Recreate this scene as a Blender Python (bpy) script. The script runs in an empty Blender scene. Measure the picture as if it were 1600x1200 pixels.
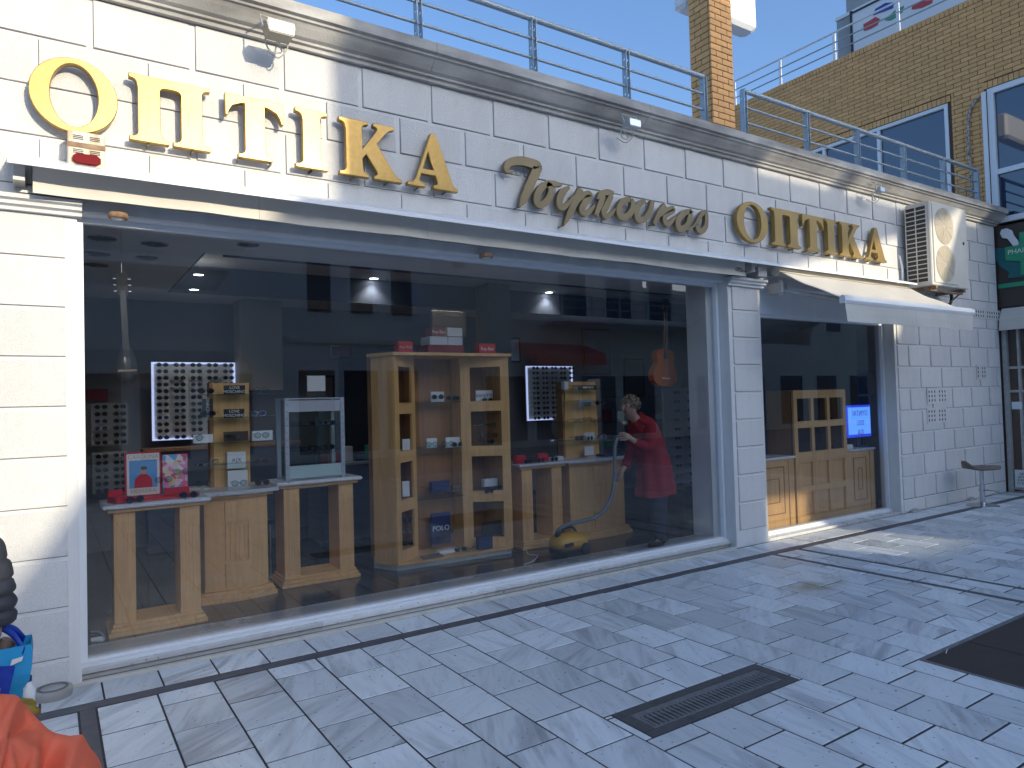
import bpy, bmesh, math, random
from mathutils import Vector, Matrix
random.seed(7)
S = bpy.context.scene
C = S.collection
R = math.radians
# ------------------------------------------------------------------ camera
YAW, PITCH, ROLL, FPX, EYE = 0.583544, 0.0277999, -0.0281855, 1094.2, 1.65
_f = Vector((math.sin(YAW)*math.cos(PITCH), math.cos(YAW)*math.cos(PITCH), math.sin(PITCH)))
_r = Vector((math.cos(YAW), -math.sin(YAW), 0)); _u = _r.cross(_f)
_c, _s = math.cos(ROLL), math.sin(ROLL)
RT = _c*_r + _s*_u; UP = -_s*_r + _c*_u
cd = bpy.data.cameras.new('camera'); cam = bpy.data.objects.new('camera', cd); C.objects.link(cam)
cd.sensor_width = 36; cd.lens = FPX/1600*36; cd.clip_start = .05; cd.clip_end = 600
M4 = Matrix.Identity(4)
for i in range(3):
    M4[i][0] = RT[i]; M4[i][1] = UP[i]; M4[i][2] = -_f[i]
cam.matrix_world = Matrix.Translation((0, 0, EYE)) @ M4
S.camera = cam
def at(u, v, ax, val):
    """point of the world on the plane x|y|z = val that is measured at (u, v) of the survey picture"""
    d = RT*((u-800)/FPX) - UP*((v-600)/FPX) + _f
    o = Vector((0, 0, EYE)); t = (val-o[ax])/d[ax]
    return o + d*t
def pix(P):
    q = Vector(P)-Vector((0, 0, EYE)); z = q.dot(_f)
    if z < .05: return None
    return (800+FPX*q.dot(RT)/z, 600-FPX*q.dot(UP)/z)
# ------------------------------------------------------------------ light
SUN = Vector((.26, -1, .275)).normalized()          # towards the sun
elev = math.asin(SUN.z); az = math.atan2(SUN.x, SUN.y)
w = bpy.data.worlds.new('World'); S.world = w; w.use_nodes = True
nt = w.node_tree; bg = nt.nodes['Background']
sk = nt.nodes.new('ShaderNodeTexSky'); sk.sky_type = 'NISHITA'; sk.sun_disc = False
sk.sun_elevation = elev; sk.sun_rotation = az; sk.air_density = .85; sk.dust_density = 2.8; sk.ozone_density = 3.2
nt.links.new(sk.outputs[0], bg.inputs[0]); bg.inputs[1].default_value = .15
sl = bpy.data.lights.new('sun', 'SUN'); sl.energy = 2.0; sl.angle = R(.55); sl.color = (1, .86, .62)
so = bpy.data.objects.new('sun', sl); C.objects.link(so); so.rotation_euler = SUN.to_track_quat('Z', 'Y').to_euler()
so.location = (10, -30, 20)
S.view_settings.view_transform = 'Standard'; S.view_settings.look = 'None'
S.view_settings.exposure = 1.12; S.view_settings.use_white_balance = True; S.view_settings.white_balance_temperature = 6200; S.view_settings.white_balance_tint = 9; S.view_settings.gamma = 1; S.view_settings.use_curve_mapping = False
S.cycles.max_bounces = 10; S.cycles.transparent_max_bounces = 16; S.cycles.use_denoising = True
S.cycles.diffuse_bounces = 5
# ------------------------------------------------------------------ helpers
def tag(o, label=None, cat=None, group=None, kind=None, category=None):
    cat = cat or category
    if label: o['label'] = label
    if cat: o['category'] = cat
    if group: o['group'] = group
    if kind: o['kind'] = kind
    return o
def thing(name, label, cat, loc=(0, 0, 0), rz=0, group=None):
    o = bpy.data.objects.new(name, None); C.objects.link(o); o.empty_display_size = .1
    o.location = loc; o.rotation_euler = (0, 0, rz)
    return tag(o, label, cat, group)
def wm(o):
    m = Matrix.Translation(o.location) @ o.rotation_euler.to_matrix().to_4x4()
    return (wm(o.parent) @ m) if o.parent else m
class MB:
    def __init__(s): s.v = []; s.f = []; s.m = []; s.sm = []; s.cur = 0; s.smooth = False
    def add(s, vs, fs):
        n = len(s.v); s.v += [tuple(v) for v in vs]
        for f in fs: s.f.append([i+n for i in f]); s.m.append(s.cur); s.sm.append(s.smooth)
        return s
    def box(s, x0, x1, y0, y1, z0, z1):
        return s.add([(x0,y0,z0),(x1,y0,z0),(x1,y1,z0),(x0,y1,z0),(x0,y0,z1),(x1,y0,z1),(x1,y1,z1),(x0,y1,z1)],
                     [(3,2,1,0),(4,5,6,7),(0,1,5,4),(1,2,6,5),(2,3,7,6),(3,0,4,7)])
    def bbox(s, x0, x1, y0, y1, z0, z1, b=.003):
        """box with chamfered vertical + top/bottom edges"""
        def ring(e, z): return [(x0+e+b*(e == 0), y0+e, z)] if 0 else [(x0+b+e,y0+e,z),(x1-b-e,y0+e,z),(x1-e,y0+b+e,z),(x1-e,y1-b-e,z),(x1-b-e,y1-e,z),(x0+b+e,y1-e,z),(x0+e,y1-b-e,z),(x0+e,y0+b+e,z)]
        vs = ring(b, z0)+ring(0, z0+b)+ring(0, z1-b)+ring(b, z1)
        fs = [tuple(range(7, -1, -1)), tuple(range(24, 32))]
        for k in range(3):
            for i in range(8):
                j = (i+1) % 8; fs.append((k*8+i, k*8+j, k*8+8+j, k*8+8+i))
        return s.add(vs, fs)
    def quad(s, a, b, c, d): return s.add([a, b, c, d], [(0, 1, 2, 3)])
    def prism(s, pts, axis, a, b):
        """2-D polygon (ccw) pushed along axis from a to b; pts are the two other coordinates in order"""
        def P(p, t): return (t, p[0], p[1]) if axis == 0 else (p[0], t, p[1]) if axis == 1 else (p[0], p[1], t)
        n = len(pts); vs = [P(p, a) for p in pts]+[P(p, b) for p in pts]
        fs = [tuple(range(n)), tuple(range(2*n-1, n-1, -1))]+[(i, n+i, n+(i+1) % n, (i+1) % n) for i in range(n)]
        return s.add(vs, fs)
    def tube(s, pts, r, n=8, cap=True, rs=None):
        pts = [Vector(p) for p in pts]; vs = []; fs = []; prev = None; sm = s.smooth; s.smooth = True
        for i, p in enumerate(pts):
            t = (pts[min(i+1, len(pts)-1)]-pts[max(i-1, 0)]).normalized()
            a = prev if prev else (Vector((0, 0, 1)) if abs(t.z) < .9 else Vector((1, 0, 0)))
            a = (a-t*a.dot(t)).normalized(); prev = a; b = t.cross(a); rr = rs[i] if rs else r
            for k in range(n):
                th = 2*math.pi*k/n; vs.append(p+a*(rr*math.cos(th))+b*(rr*math.sin(th)))
        for i in range(len(pts)-1):
            for k in range(n):
                j = (k+1) % n; fs.append((i*n+k, i*n+j, i*n+n+j, i*n+n+k))
        s.add(vs, fs); s.smooth = False
        if cap:
            m = len(pts)-1; s.add(vs[:n], [tuple(range(n-1, -1, -1))]); s.add(vs[m*n:], [tuple(range(n))])
        s.smooth = sm; return s
    def lathe(s, prof, cx, cy, n=20, a0=0, a1=2*math.pi):
        sm = s.smooth; s.smooth = True; full = abs(a1-a0-2*math.pi) < 1e-6; k = n if full else n+1; vs = []; fs = []
        for r, z in prof:
            for i in range(k):
                a = a0+(a1-a0)*i/n; vs.append((cx+r*math.cos(a), cy+r*math.sin(a), z))
        for j in range(len(prof)-1):
            for i in range(n):
                i2 = (i+1) % k; fs.append((j*k+i, j*k+i2, j*k+k+i2, j*k+k+i))
        s.add(vs, fs); s.smooth = sm; return s
    def loft(s, rings, cap=True, closed=True):
        sm = s.smooth; s.smooth = True; n = len(rings[0]); vs = [p for r in rings for p in r]; fs = []
        for j in range(len(rings)-1):
            for i in range(n if closed else n-1):
                i2 = (i+1) % n; fs.append((j*n+i, j*n+i2, j*n+n+i2, j*n+n+i))
        if cap: fs += [tuple(range(n-1, -1, -1)), tuple(range(len(vs)-n, len(vs)))]
        s.add(vs, fs); s.smooth = sm; return s
    def mesh(s, name, mats):
        me = bpy.data.meshes.new(name); me.from_pydata(s.v, [], s.f)
        for m in (mats if isinstance(mats, (list, tuple)) else [mats]): me.materials.append(m)
        me.polygons.foreach_set('material_index', s.m); me.polygons.foreach_set('use_smooth', s.sm)
        bm = bmesh.new(); bm.from_mesh(me)
        if not getattr(s, 'keep', False): bmesh.ops.recalc_face_normals(bm, faces=bm.faces)
        bm.to_mesh(me); bm.free(); me.update(); return me
    def build(s, name, mats, parent=None, local=False, subsurf=0, **k):
        if parent and not local:
            mi = wm(parent).inverted(); s.v = [tuple(mi @ Vector(v)) for v in s.v]
        o = bpy.data.objects.new(name, s.mesh(name, mats)); C.objects.link(o)
        if parent: o.parent = parent
        if subsurf:
            m = o.modifiers.new('s', 'SUBSURF'); m.levels = m.render_levels = subsurf
        return tag(o, **k)
def inst(name, me, loc, parent=None, rot=(0, 0, 0), sc=(1, 1, 1), **k):
    o = bpy.data.objects.new(name, me); C.objects.link(o)
    if parent:
        o.parent = parent; loc = wm(parent).inverted() @ Vector(loc)
    o.location = loc; o.rotation_euler = rot; o.scale = sc
    return tag(o, **k)
def dup(root, loc, rz=None, label=None, group=None):
    def cp(o, par):
        c = o.copy(); C.objects.link(c); c.parent = par
        for ch in [x for x in bpy.data.objects if x.parent == o and x not in made]:
            made.add(cp(ch, c))
        return c
    made = set(); r = cp(root, root.parent); r.location = loc
    if rz is not None: r.rotation_euler = (0, 0, rz)
    if label: r['label'] = label
    if group: r['group'] = group
    return r
def BX(*a): return MB().box(*a)
def BB(*a, b=.003): return MB().bbox(*a, b=b)
def arc(cx, cy, rx, ry, a0, a1, n):
    return [(cx+rx*math.cos(R(a0+(a1-a0)*i/n)), cy+ry*math.sin(R(a0+(a1-a0)*i/n))) for i in range(n+1)]
def bez(pts, n=8):
    """Catmull-Rom through points"""
    out = []; P = [Vector(p) for p in pts]; P = [P[0]*2-P[1]]+P+[P[-1]*2-P[-2]]
    for i in range(1, len(P)-2):
        for k in range(n):
            t = k/n; a, b, c, d = P[i-1], P[i], P[i+1], P[i+2]
            out.append(.5*((2*b)+(c-a)*t+(2*a-5*b+4*c-d)*t*t+(3*b-a-3*c+d)*t**3))
    return out+[P[-2]]
_tc = bpy.data.curves
def curve_mesh(name, loops, ext, bev, mat):
    """filled flat outlines (holes allowed) in XY, thickened and bevelled"""
    cu = _tc.new('t', 'CURVE'); cu.dimensions = '2D'; cu.fill_mode = 'BOTH'; cu.extrude = ext; cu.bevel_depth = bev; cu.bevel_resolution = 1
    for lp in loops:
        sp = cu.splines.new('POLY'); sp.points.add(len(lp)-1); sp.use_cyclic_u = True
        for p, q in zip(sp.points, lp): p.co = (q[0], q[1], 0, 1)
    o = bpy.data.objects.new('t', cu); me = bpy.data.meshes.new_from_object(o); me.name = name
    bpy.data.objects.remove(o); me.materials.clear(); me.materials.append(mat); return me
def text(name, s, size, mat, loc, rot, parent=None, ext=.0008, align='CENTER', sx=1, **k):
    cu = _tc.new('t', 'FONT'); cu.body = s; cu.size = size; cu.extrude = ext; cu.align_x = align; cu.align_y = 'CENTER'; cu.resolution_u = 3
    o = bpy.data.objects.new('t', cu); me = bpy.data.meshes.new_from_object(o); bpy.data.objects.remove(o)
    me.materials.clear(); me.materials.append(mat); me.name = name
    return inst(name, me, loc, parent, rot, (sx, 1, 1), **k)
FR = (R(90), 0, 0)                                       # text facing the street (-y)
# ------------------------------------------------------------------ materials
def mat(name, col, rough=.6, metal=0, spec=.5, emit=None, es=0, noise=None, bump=None, streak=None, rnd=0, coat=0, alpha=1, grime=None, wood=False):
    m = bpy.data.materials.new(name); m.use_nodes = True; n = m.node_tree.nodes; l = m.node_tree.links
    b = n['Principled BSDF']; b.inputs['Roughness'].default_value = rough; b.inputs['Metallic'].default_value = metal
    b.inputs['Specular IOR Level'].default_value = spec; b.inputs['Coat Weight'].default_value = coat
    b.inputs['Base Color'].default_value = (*col, 1)
    cur = None; tc = n.new('ShaderNodeTexCoord')
    def mixc(a, bcol, fac, blend='MIX'):
        x = n.new('ShaderNodeMix'); x.data_type = 'RGBA'; x.blend_type = blend
        if isinstance(fac, (int, float)): x.inputs[0].default_value = fac
        else: l.new(fac, x.inputs[0])
        for s_, v in ((6, a), (7, bcol)):
            if isinstance(v, tuple): x.inputs[s_].default_value = (*v, 1)
            else: l.new(v, x.inputs[s_])
        return x.outputs[2]
    def nz(scale, det=5, mp=None, lo=.35, hi=.65, dist=0):
        t = n.new('ShaderNodeTexNoise'); t.inputs['Scale'].default_value = scale; t.inputs['Detail'].default_value = det
        t.inputs['Distortion'].default_value = dist
        src = tc.outputs['Object']
        if mp:
            q = n.new('ShaderNodeMapping'); q.inputs['Scale'].default_value = mp; l.new(src, q.inputs[0]); src = q.outputs[0]
        l.new(src, t.inputs[0])
        r = n.new('ShaderNodeMapRange'); r.inputs[1].default_value = lo; r.inputs[2].default_value = hi; l.new(t.outputs[0], r.inputs[0])
        return r.outputs[0]
    cur = col
    if wood:
        a = nz(2.2, 6, (9, 9, .7), .3, .7, 1.2); cur = mixc(tuple(c*.86 for c in col), tuple(min(1, c*1.1) for c in col), a)
        a = nz(9, 3, (12, 12, .5), .45, .7); cur = mixc(cur, tuple(c*.78 for c in col), a) if False else mixc(cur, mixc(cur, (.8, .72, .6), .35, 'MULTIPLY'), a)
    if noise:
        for (sc, c2, amt, *rest) in noise:
            f = nz(sc, 6, rest[0] if rest else None); mm = n.new('ShaderNodeMath'); mm.operation = 'MULTIPLY'; mm.inputs[1].default_value = amt
            l.new(f, mm.inputs[0]); cur = mixc(cur, c2, mm.outputs[0])
    if rnd:
        oi = n.new('ShaderNodeObjectInfo'); at_ = n.new('ShaderNodeAttribute'); at_.attribute_name = 'rnd'
        ad = n.new('ShaderNodeMath'); ad.operation = 'ADD'; l.new(oi.outputs['Random'], ad.inputs[0]); l.new(at_.outputs['Fac'], ad.inputs[1])
        fr = n.new('ShaderNodeMath'); fr.operation = 'FRACT'; l.new(ad.outputs[0], fr.inputs[0])
        r = n.new('ShaderNodeMapRange'); r.inputs[3].default_value = 1-rnd; r.inputs[4].default_value = 1+rnd; l.new(fr.outputs[0], r.inputs[0])
        cb = n.new('ShaderNodeCombineXYZ')
        for i in range(3): l.new(r.outputs[0], cb.inputs[i])
        cur = mixc(cur, cb.outputs[0], 1.0, 'MULTIPLY')
    if not isinstance(cur, tuple): l.new(cur, b.inputs['Base Color'])
    if bump:
        sc, st, dist = bump; t = n.new('ShaderNodeTexNoise'); t.inputs['Scale'].default_value = sc; t.inputs['Detail'].default_value = 4
        l.new(tc.outputs['Object'], t.inputs[0]); bp = n.new('ShaderNodeBump'); bp.inputs['Strength'].default_value = st; bp.inputs['Distance'].default_value = dist
        l.new(t.outputs[0], bp.inputs['Height']); l.new(bp.outputs[0], b.inputs['Normal'])
    if emit: b.inputs['Emission Color'].default_value = (*emit, 1); b.inputs['Emission Strength'].default_value = es
    return m
def marble_mat(name, base, vein, rough=.45, amt=.6, scale=1, world_rnd=True):
    """streaked marble whose veins turn and shift from slab to slab"""
    m = bpy.data.materials.new(name); m.use_nodes = True; n = m.node_tree.nodes; l = m.node_tree.links; b = n['Principled BSDF']
    g = n.new('ShaderNodeNewGeometry'); oi = n.new('ShaderNodeObjectInfo'); a = n.new('ShaderNodeAttribute'); a.attribute_name = 'rnd'
    ad = n.new('ShaderNodeMath'); l.new(oi.outputs['Random'], ad.inputs[0]); l.new(a.outputs['Fac'], ad.inputs[1])
    fr = n.new('ShaderNodeMath'); fr.operation = 'FRACT'; l.new(ad.outputs[0], fr.inputs[0])
    def mul(x, k):
        q = n.new('ShaderNodeMath'); q.operation = 'MULTIPLY'; q.inputs[1].default_value = k; l.new(x, q.inputs[0]); return q.outputs[0]
    rnd = fr.outputs[0]
    f2 = n.new('ShaderNodeMath'); f2.operation = 'FRACT'; l.new(mul(rnd, 7.31), f2.inputs[0]); f3 = n.new('ShaderNodeMath'); f3.operation = 'FRACT'; l.new(mul(rnd, 23.7), f3.inputs[0])
    vr = n.new('ShaderNodeVectorRotate'); vr.rotation_type = 'Z_AXIS'; l.new(g.outputs['Position'], vr.inputs[0])
    an = n.new('ShaderNodeMapRange'); an.inputs[3].default_value = -.15; an.inputs[4].default_value = 1.25; l.new(f2.outputs[0], an.inputs[0]); l.new(an.outputs[0], vr.inputs['Angle'])
    of = n.new('ShaderNodeCombineXYZ'); l.new(mul(rnd, 37), of.inputs[0]); l.new(mul(rnd, 91), of.inputs[1]); l.new(mul(f3.outputs[0], 11), of.inputs[2])
    va = n.new('ShaderNodeVectorMath'); va.operation = 'ADD'; l.new(vr.outputs[0], va.inputs[0]); l.new(of.outputs[0], va.inputs[1])
    mp = n.new('ShaderNodeMapping'); mp.inputs['Scale'].default_value = (11*scale, 1.6*scale, 3*scale); l.new(va.outputs[0], mp.inputs[0])
    def noise(vec, sc, lo, hi, dist=.5, det=6):
        t = n.new('ShaderNodeTexNoise'); t.inputs['Scale'].default_value = sc; t.inputs['Detail'].default_value = det; t.inputs['Distortion'].default_value = dist; t.inputs['Roughness'].default_value = .58
        l.new(vec, t.inputs[0]); r = n.new('ShaderNodeMapRange'); r.inputs[1].default_value = lo; r.inputs[2].default_value = hi; l.new(t.outputs[0], r.inputs[0]); return r.outputs[0]
    def mix(a_, b_, f, bl='MIX'):
        x = n.new('ShaderNodeMix'); x.data_type = 'RGBA'; x.blend_type = bl
        if isinstance(f, float): x.inputs[0].default_value = f
        else: l.new(f, x.inputs[0])
        for s_, v in ((6, a_), (7, b_)):
            if isinstance(v, tuple): x.inputs[s_].default_value = (*v, 1)
            else: l.new(v, x.inputs[s_])
        return x.outputs[2]
    s1 = noise(mp.outputs[0], .9, .46, .68, .6); s2 = noise(mp.outputs[0], 3.2, .5, .72, .3); s3 = noise(g.outputs['Position'], 2.2, .4, .75, 0)
    amp = n.new('ShaderNodeMapRange'); amp.inputs[3].default_value = .15*amt; amp.inputs[4].default_value = 1.3*amt; l.new(f3.outputs[0], amp.inputs[0])
    m1 = n.new('ShaderNodeMath'); m1.operation = 'MULTIPLY'; l.new(s1, m1.inputs[0]); l.new(amp.outputs[0], m1.inputs[1])
    c = mix(base, vein, m1.outputs[0]); c = mix(c, tuple(v*.8 for v in vein), mul(s2, .35*amt)); c = mix(c, tuple(v*.9 for v in base), mul(s3, .4))
    r = n.new('ShaderNodeMapRange'); r.inputs[3].default_value = .76; r.inputs[4].default_value = 1.1; l.new(rnd, r.inputs[0])
    cb = n.new('ShaderNodeCombineXYZ')
    for i in range(3): l.new(r.outputs[0], cb.inputs[i])
    c = mix(c, cb.outputs[0], 1.0, 'MULTIPLY')
    sp = noise(g.outputs['Position'], 34, .70, .74, 0, 1); c = mix(c, (.10, .095, .095), mul(sp, .75))
    if name == 'pavement_marble':
        vd = n.new('ShaderNodeVectorMath'); vd.operation = 'MULTIPLY_ADD'; q0 = at(1275, 914, 2, 0); vd.inputs[1].default_value = (1.6, 3.6, 1); vd.inputs[2].default_value = (-q0.x*1.6, -q0.y*3.6, 0); l.new(g.outputs['Position'], vd.inputs[0])
        ln_ = n.new('ShaderNodeVectorMath'); ln_.operation = 'LENGTH'; l.new(vd.outputs[0], ln_.inputs[0]); nn_ = noise(g.outputs['Position'], 5, .3, .7, .5, 4)
        sb_ = n.new('ShaderNodeMath'); sb_.operation = 'MULTIPLY_ADD'; sb_.inputs[1].default_value = .8; l.new(nn_, sb_.inputs[0]); l.new(ln_.outputs['Value'], sb_.inputs[2])
        mr_ = n.new('ShaderNodeMapRange'); mr_.inputs[1].default_value = .35; mr_.inputs[2].default_value = 1.05; mr_.inputs[3].default_value = .75; mr_.inputs[4].default_value = 0; l.new(sb_.outputs[0], mr_.inputs[0]); c = mix(c, (.30, .25, .13), mr_.outputs[0])
    st = noise(g.outputs['Position'], 1.1, .62, .8, .8, 3); c = mix(c, (.33, .30, .25), mul(st, .2))
    l.new(c, b.inputs['Base Color'])
    rr = n.new('ShaderNodeMapRange'); rr.inputs[3].default_value = rough-.12; rr.inputs[4].default_value = rough+.15; l.new(s3, rr.inputs[0]); l.new(rr.outputs[0], b.inputs['Roughness'])
    t = n.new('ShaderNodeTexNoise'); t.inputs['Scale'].default_value = 90; l.new(g.outputs['Position'], t.inputs[0]); bp = n.new('ShaderNodeBump'); bp.inputs['Strength'].default_value = .12; bp.inputs['Distance'].default_value = .002
    l.new(t.outputs[0], bp.inputs['Height']); l.new(bp.outputs[0], b.inputs['Normal'])
    return m
def glass_mat(name, tint=(.93, .95, .95), r0=.045, rough=0, veil=0):
    m = bpy.data.materials.new(name); m.use_nodes = True; n = m.node_tree.nodes; l = m.node_tree.links; n.remove(n['Principled BSDF'])
    tr = n.new('ShaderNodeBsdfTransparent'); tr.inputs[0].default_value = (*tint, 1); gl = n.new('ShaderNodeBsdfGlossy'); gl.inputs['Roughness'].default_value = rough
    lw = n.new('ShaderNodeLayerWeight'); lw.inputs[0].default_value = .5
    p = n.new('ShaderNodeMath'); p.operation = 'POWER'; p.inputs[1].default_value = 5; l.new(lw.outputs['Facing'], p.inputs[0])
    q = n.new('ShaderNodeMath'); q.operation = 'MULTIPLY_ADD'; q.inputs[1].default_value = 1-r0; q.inputs[2].default_value = r0; l.new(p.outputs[0], q.inputs[0])
    mx = n.new('ShaderNodeMixShader'); l.new(q.outputs[0], mx.inputs[0]); l.new(tr.outputs[0], mx.inputs[1]); l.new(gl.outputs[0], mx.inputs[2])
    out = mx.outputs[0]
    if veil:                                                # dust film
        df = n.new('ShaderNodeBsdfDiffuse'); df.inputs[0].default_value = (.7, .7, .72, 1)
        t = n.new('ShaderNodeTexNoise'); t.inputs['Scale'].default_value = 3; tc = n.new('ShaderNodeTexCoord'); l.new(tc.outputs['Object'], t.inputs[0])
        k = n.new('ShaderNodeMath'); k.operation = 'MULTIPLY'; k.inputs[1].default_value = veil*2; l.new(t.outputs[0], k.inputs[0])
        m2 = n.new('ShaderNodeMixShader'); l.new(k.outputs[0], m2.inputs[0]); l.new(out, m2.inputs[1]); l.new(df.outputs[0], m2.inputs[2]); out = m2.outputs[0]
    l.new(out, n['Material Output'].inputs[0]); return m
M = {}
M['stucco'] = mat('stucco', (.72, .71, .69), .85, noise=[(1.3, (.55, .54, .52), .35), (9, (.6, .59, .57), .25), (2.0, (.44, .43, .41), .35, (3, 3, .3))], bump=(160, .25, .004))
M['panel'] = mat('panel_stucco', (.75, .735, .71), .88, noise=[(1.1, (.58, .56, .53), .4), (1.6, (.50, .48, .45), .3, (2.2, 2.2, .35)), (75, (.6, .585, .56), .5)], bump=(170, 1.0, .007), rnd=.05)
M['joint'] = mat('dirty_joint', (.17, .165, .16), .95)
M['cornice'] = mat('weathered_stone', (.54, .52, .48), .85, noise=[(3, (.26, .245, .23), .7, (.6, 3, 3)), (20, (.5, .48, .45), .3), (1.4, (.14, .13, .12), .55, (1.3, 1, 1))], bump=(60, .4, .004))
M['tile'] = marble_mat('pavement_marble', (.72, .76, .775), (.33, .35, .375), .42, .8)
M['sill'] = marble_mat('white_marble', (.68, .68, .67), (.45, .46, .47), .3, .5, .5)
M['innersill'] = marble_mat('grey_marble', (.55, .57, .56), (.36, .38, .38), .25, .6, .6)
M['strip'] = mat('dark_strip_stone', (.07, .07, .085), .5, noise=[(14, (.13, .13, .14), .5)], bump=(60, .2, .003))
M['grout'] = mat('grout', (.035, .035, .04), .95, noise=[(30, (.08, .075, .07), .5)])
M['street'] = mat('street_slabs', (.38, .38, .39), .7, noise=[(.8, (.28, .28, .28), .6), (9, (.45, .45, .45), .3)])
M['alu'] = mat('white_aluminium', (.72, .74, .76), .35, 0, .5, noise=[(6, (.6, .6, .6), .25)])
M['gutter'] = mat('cream_strip', (.62, .6, .53), .6, noise=[(10, (.4, .38, .33), .4)])
M['glass'] = glass_mat('window_glass', (.87, .88, .89), .055, 0, .0)
M['shelfglass'] = glass_mat('shelf_glass', (.85, .93, .9), .05)
M['gold'] = mat('brass_gold', (.35, .225, .07), .34, .5, .5, noise=[(3, (.30, .18, .04), .7), (30, (.5, .35, .1), .3)], bump=(90, .12, .002))
M['shadegold'] = mat('shaded_brass', (.33, .215, .06), .38, .4, .5, noise=[(4, (.25, .16, .045), .6)], bump=(90, .12, .002))  # darker copy of the gold, shade of the right sign put into the colour
M['bronze'] = mat('bronze_paint', (.20, .155, .08), .42, .35, .5, noise=[(5, (.15, .115, .06), .6)])
M['stud'] = mat('letter_stud', (.16, .14, .11), .7)
M['rail'] = mat('galvanised_rail', (.36, .42, .47), .5, .35, .5, noise=[(9, (.28, .33, .37), .6), (60, (.45, .5, .53), .4)])
M['wood'] = mat('pale_oak', (.72, .43, .165), .42, wood=True, coat=.1)
M['woodin'] = mat('inner_oak', (.34, .17, .065), .5, wood=True)
M['marbletop'] = marble_mat('marble_top', (.72, .73, .73), (.5, .5, .52), .25, .5, 1)
M['floor'] = marble_mat('dark_polished_floor', (.03, .03, .034), (.07, .07, .075), .16, .5, 1)
M['ceil'] = mat('ceiling_paint', (.84, .82, .79), .8, noise=[(1, (.48, .47, .45), .4)])
M['inwall'] = mat('inner_wall', (.26, .25, .245), .8, noise=[(2, (.19, .185, .19), .5)])
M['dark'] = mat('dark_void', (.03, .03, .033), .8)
M['bluestep'] = mat('slate_blue_paint', (.10, .12, .17), .7)
M['canvas'] = mat('cream_canvas', (.66, .62, .55), .75, noise=[(2.5, (.55, .51, .44), .4), (1, (.48, .44, .36), .3, (1, 1, 3))], bump=(4, .25, .02))
M['board'] = mat('white_flashing', (.76, .77, .78), .4, noise=[(5, (.62, .62, .6), .4, (.6, 2, 2))])
M['awnmetal'] = mat('awning_arm', (.5, .49, .47), .45, .3, noise=[(14, (.3, .24, .17), .4)])
M['rust'] = mat('rusty_steel', (.2, .10, .05), .8, noise=[(18, (.4, .33, .22), .6)])
M['ac'] = mat('ac_cream', (.66, .63, .56), .5, noise=[(3, (.55, .5, .42), .45)])
M['acdark'] = mat('ac_coil', (.05, .042, .038), .7)
M['grille'] = mat('ac_grille', (.55, .47, .33), .5, .2)
M['brick'] = mat('ochre_brick', (.74, .405, .155), .8, noise=[(1.2, (.58, .32, .12), .6), (9, (.52, .27, .09), .5), (60, (.75, .43, .2), .4)], bump=(90, .4, .004), rnd=.09)
M['mortar'] = mat('dark_mortar', (.10, .06, .04), .9)
M['white'] = mat('white_paint', (.74, .75, .76), .45)
M['skyglass'] = mat('blue_window_glass', (.012, .03, .07), .03, 0, 1.0, coat=1)
M['oppglass'] = mat('street_window', (.03, .035, .045), .35, 0, .3)
M['curtain'] = mat('pale_curtain', (.35, .38, .42), .8)
M['pgrey'] = mat('grey_cladding', (.36, .37, .37), .7, noise=[(2, (.3, .3, .3), .5)])
M['brown'] = mat('brown_fascia', (.055, .043, .037), .55)
M['green'] = mat('green_sign', (.03, .3, .16), .45)
M['teal'] = mat('teal_sign', (.01, .13, .14), .45)
M['black'] = mat('black_plastic', (.02, .02, .022), .4)
M['rubber'] = mat('black_rubber', (.015, .015, .015), .8)
M['puffer'] = mat('puffer_nylon', (.045, .045, .052), .55, bump=(25, .4, .01))
M['orange'] = mat('orange_nylon', (.85, .17, .08), .6, noise=[(5, (.74, .12, .05), .5)], bump=(400, .25, .001))
M['yellow'] = mat('yellow_plastic', (.65, .34, .02), .32, coat=.3)
M['hose'] = mat('grey_hose', (.16, .18, .19), .4)
M['coat'] = mat('red_wool', (.30, .01, .018), .85, noise=[(14, (.27, .01, .015), .5)], bump=(120, .35, .004))
M['skin'] = mat('skin', (.5, .3, .22), .55)
M['hair'] = mat('blonde_hair', (.36, .27, .17), .6, noise=[(30, (.10, .07, .045), .9, (3, 3, .5))], bump=(60, .6, .01))
M['trousers'] = mat('dark_trousers', (.025, .03, .05), .8)
M['red'] = mat('glossy_red', (.55, .02, .03), .3)
M['dred'] = mat('dark_red', (.22, .01, .03), .5)
M['card'] = mat('white_card', (.72, .75, .76), .5)
M['navy'] = mat('navy_card', (.015, .03, .12), .5)
M['lens'] = mat('dark_lens', (.012, .012, .018), .12, coat=.5)
M['paper'] = mat('paper', (.74, .73, .68), .7)
M['ink'] = mat('ink', (.03, .03, .04), .7)
M['chrome'] = mat('chrome', (.55, .55, .57), .18, 1)
M['seat'] = mat('stool_seat', (.17, .13, .10), .5)
M['cast'] = mat('cast_iron', (.22, .24, .26), .5, .2, noise=[(14, (.13, .14, .15), .6), (40, (.13, .08, .05), .4)])
M['castdark'] = mat('black_stone_frame', (.06, .06, .066), .5, noise=[(9, (.09, .085, .085), .6), (45, (.14, .14, .14), .35)])
M['manhole'] = mat('manhole_steel', (.055, .044, .04), .65, .2, noise=[(6, (.08, .06, .05), .6), (90, (.035, .03, .028), .6)], bump=(60, .4, .004))
M['guitar'] = mat('guitar_spruce', (.55, .13, .03), .3, coat=.5)
M['guitardark'] = mat('guitar_dark', (.004, .004, .004), .5, 0, .15)
M['ebony'] = mat('fretboard', (.06, .04, .03), .5)
M['vitrine'] = mat('vitrine_metal', (.42, .45, .5), .4, .4)
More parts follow.
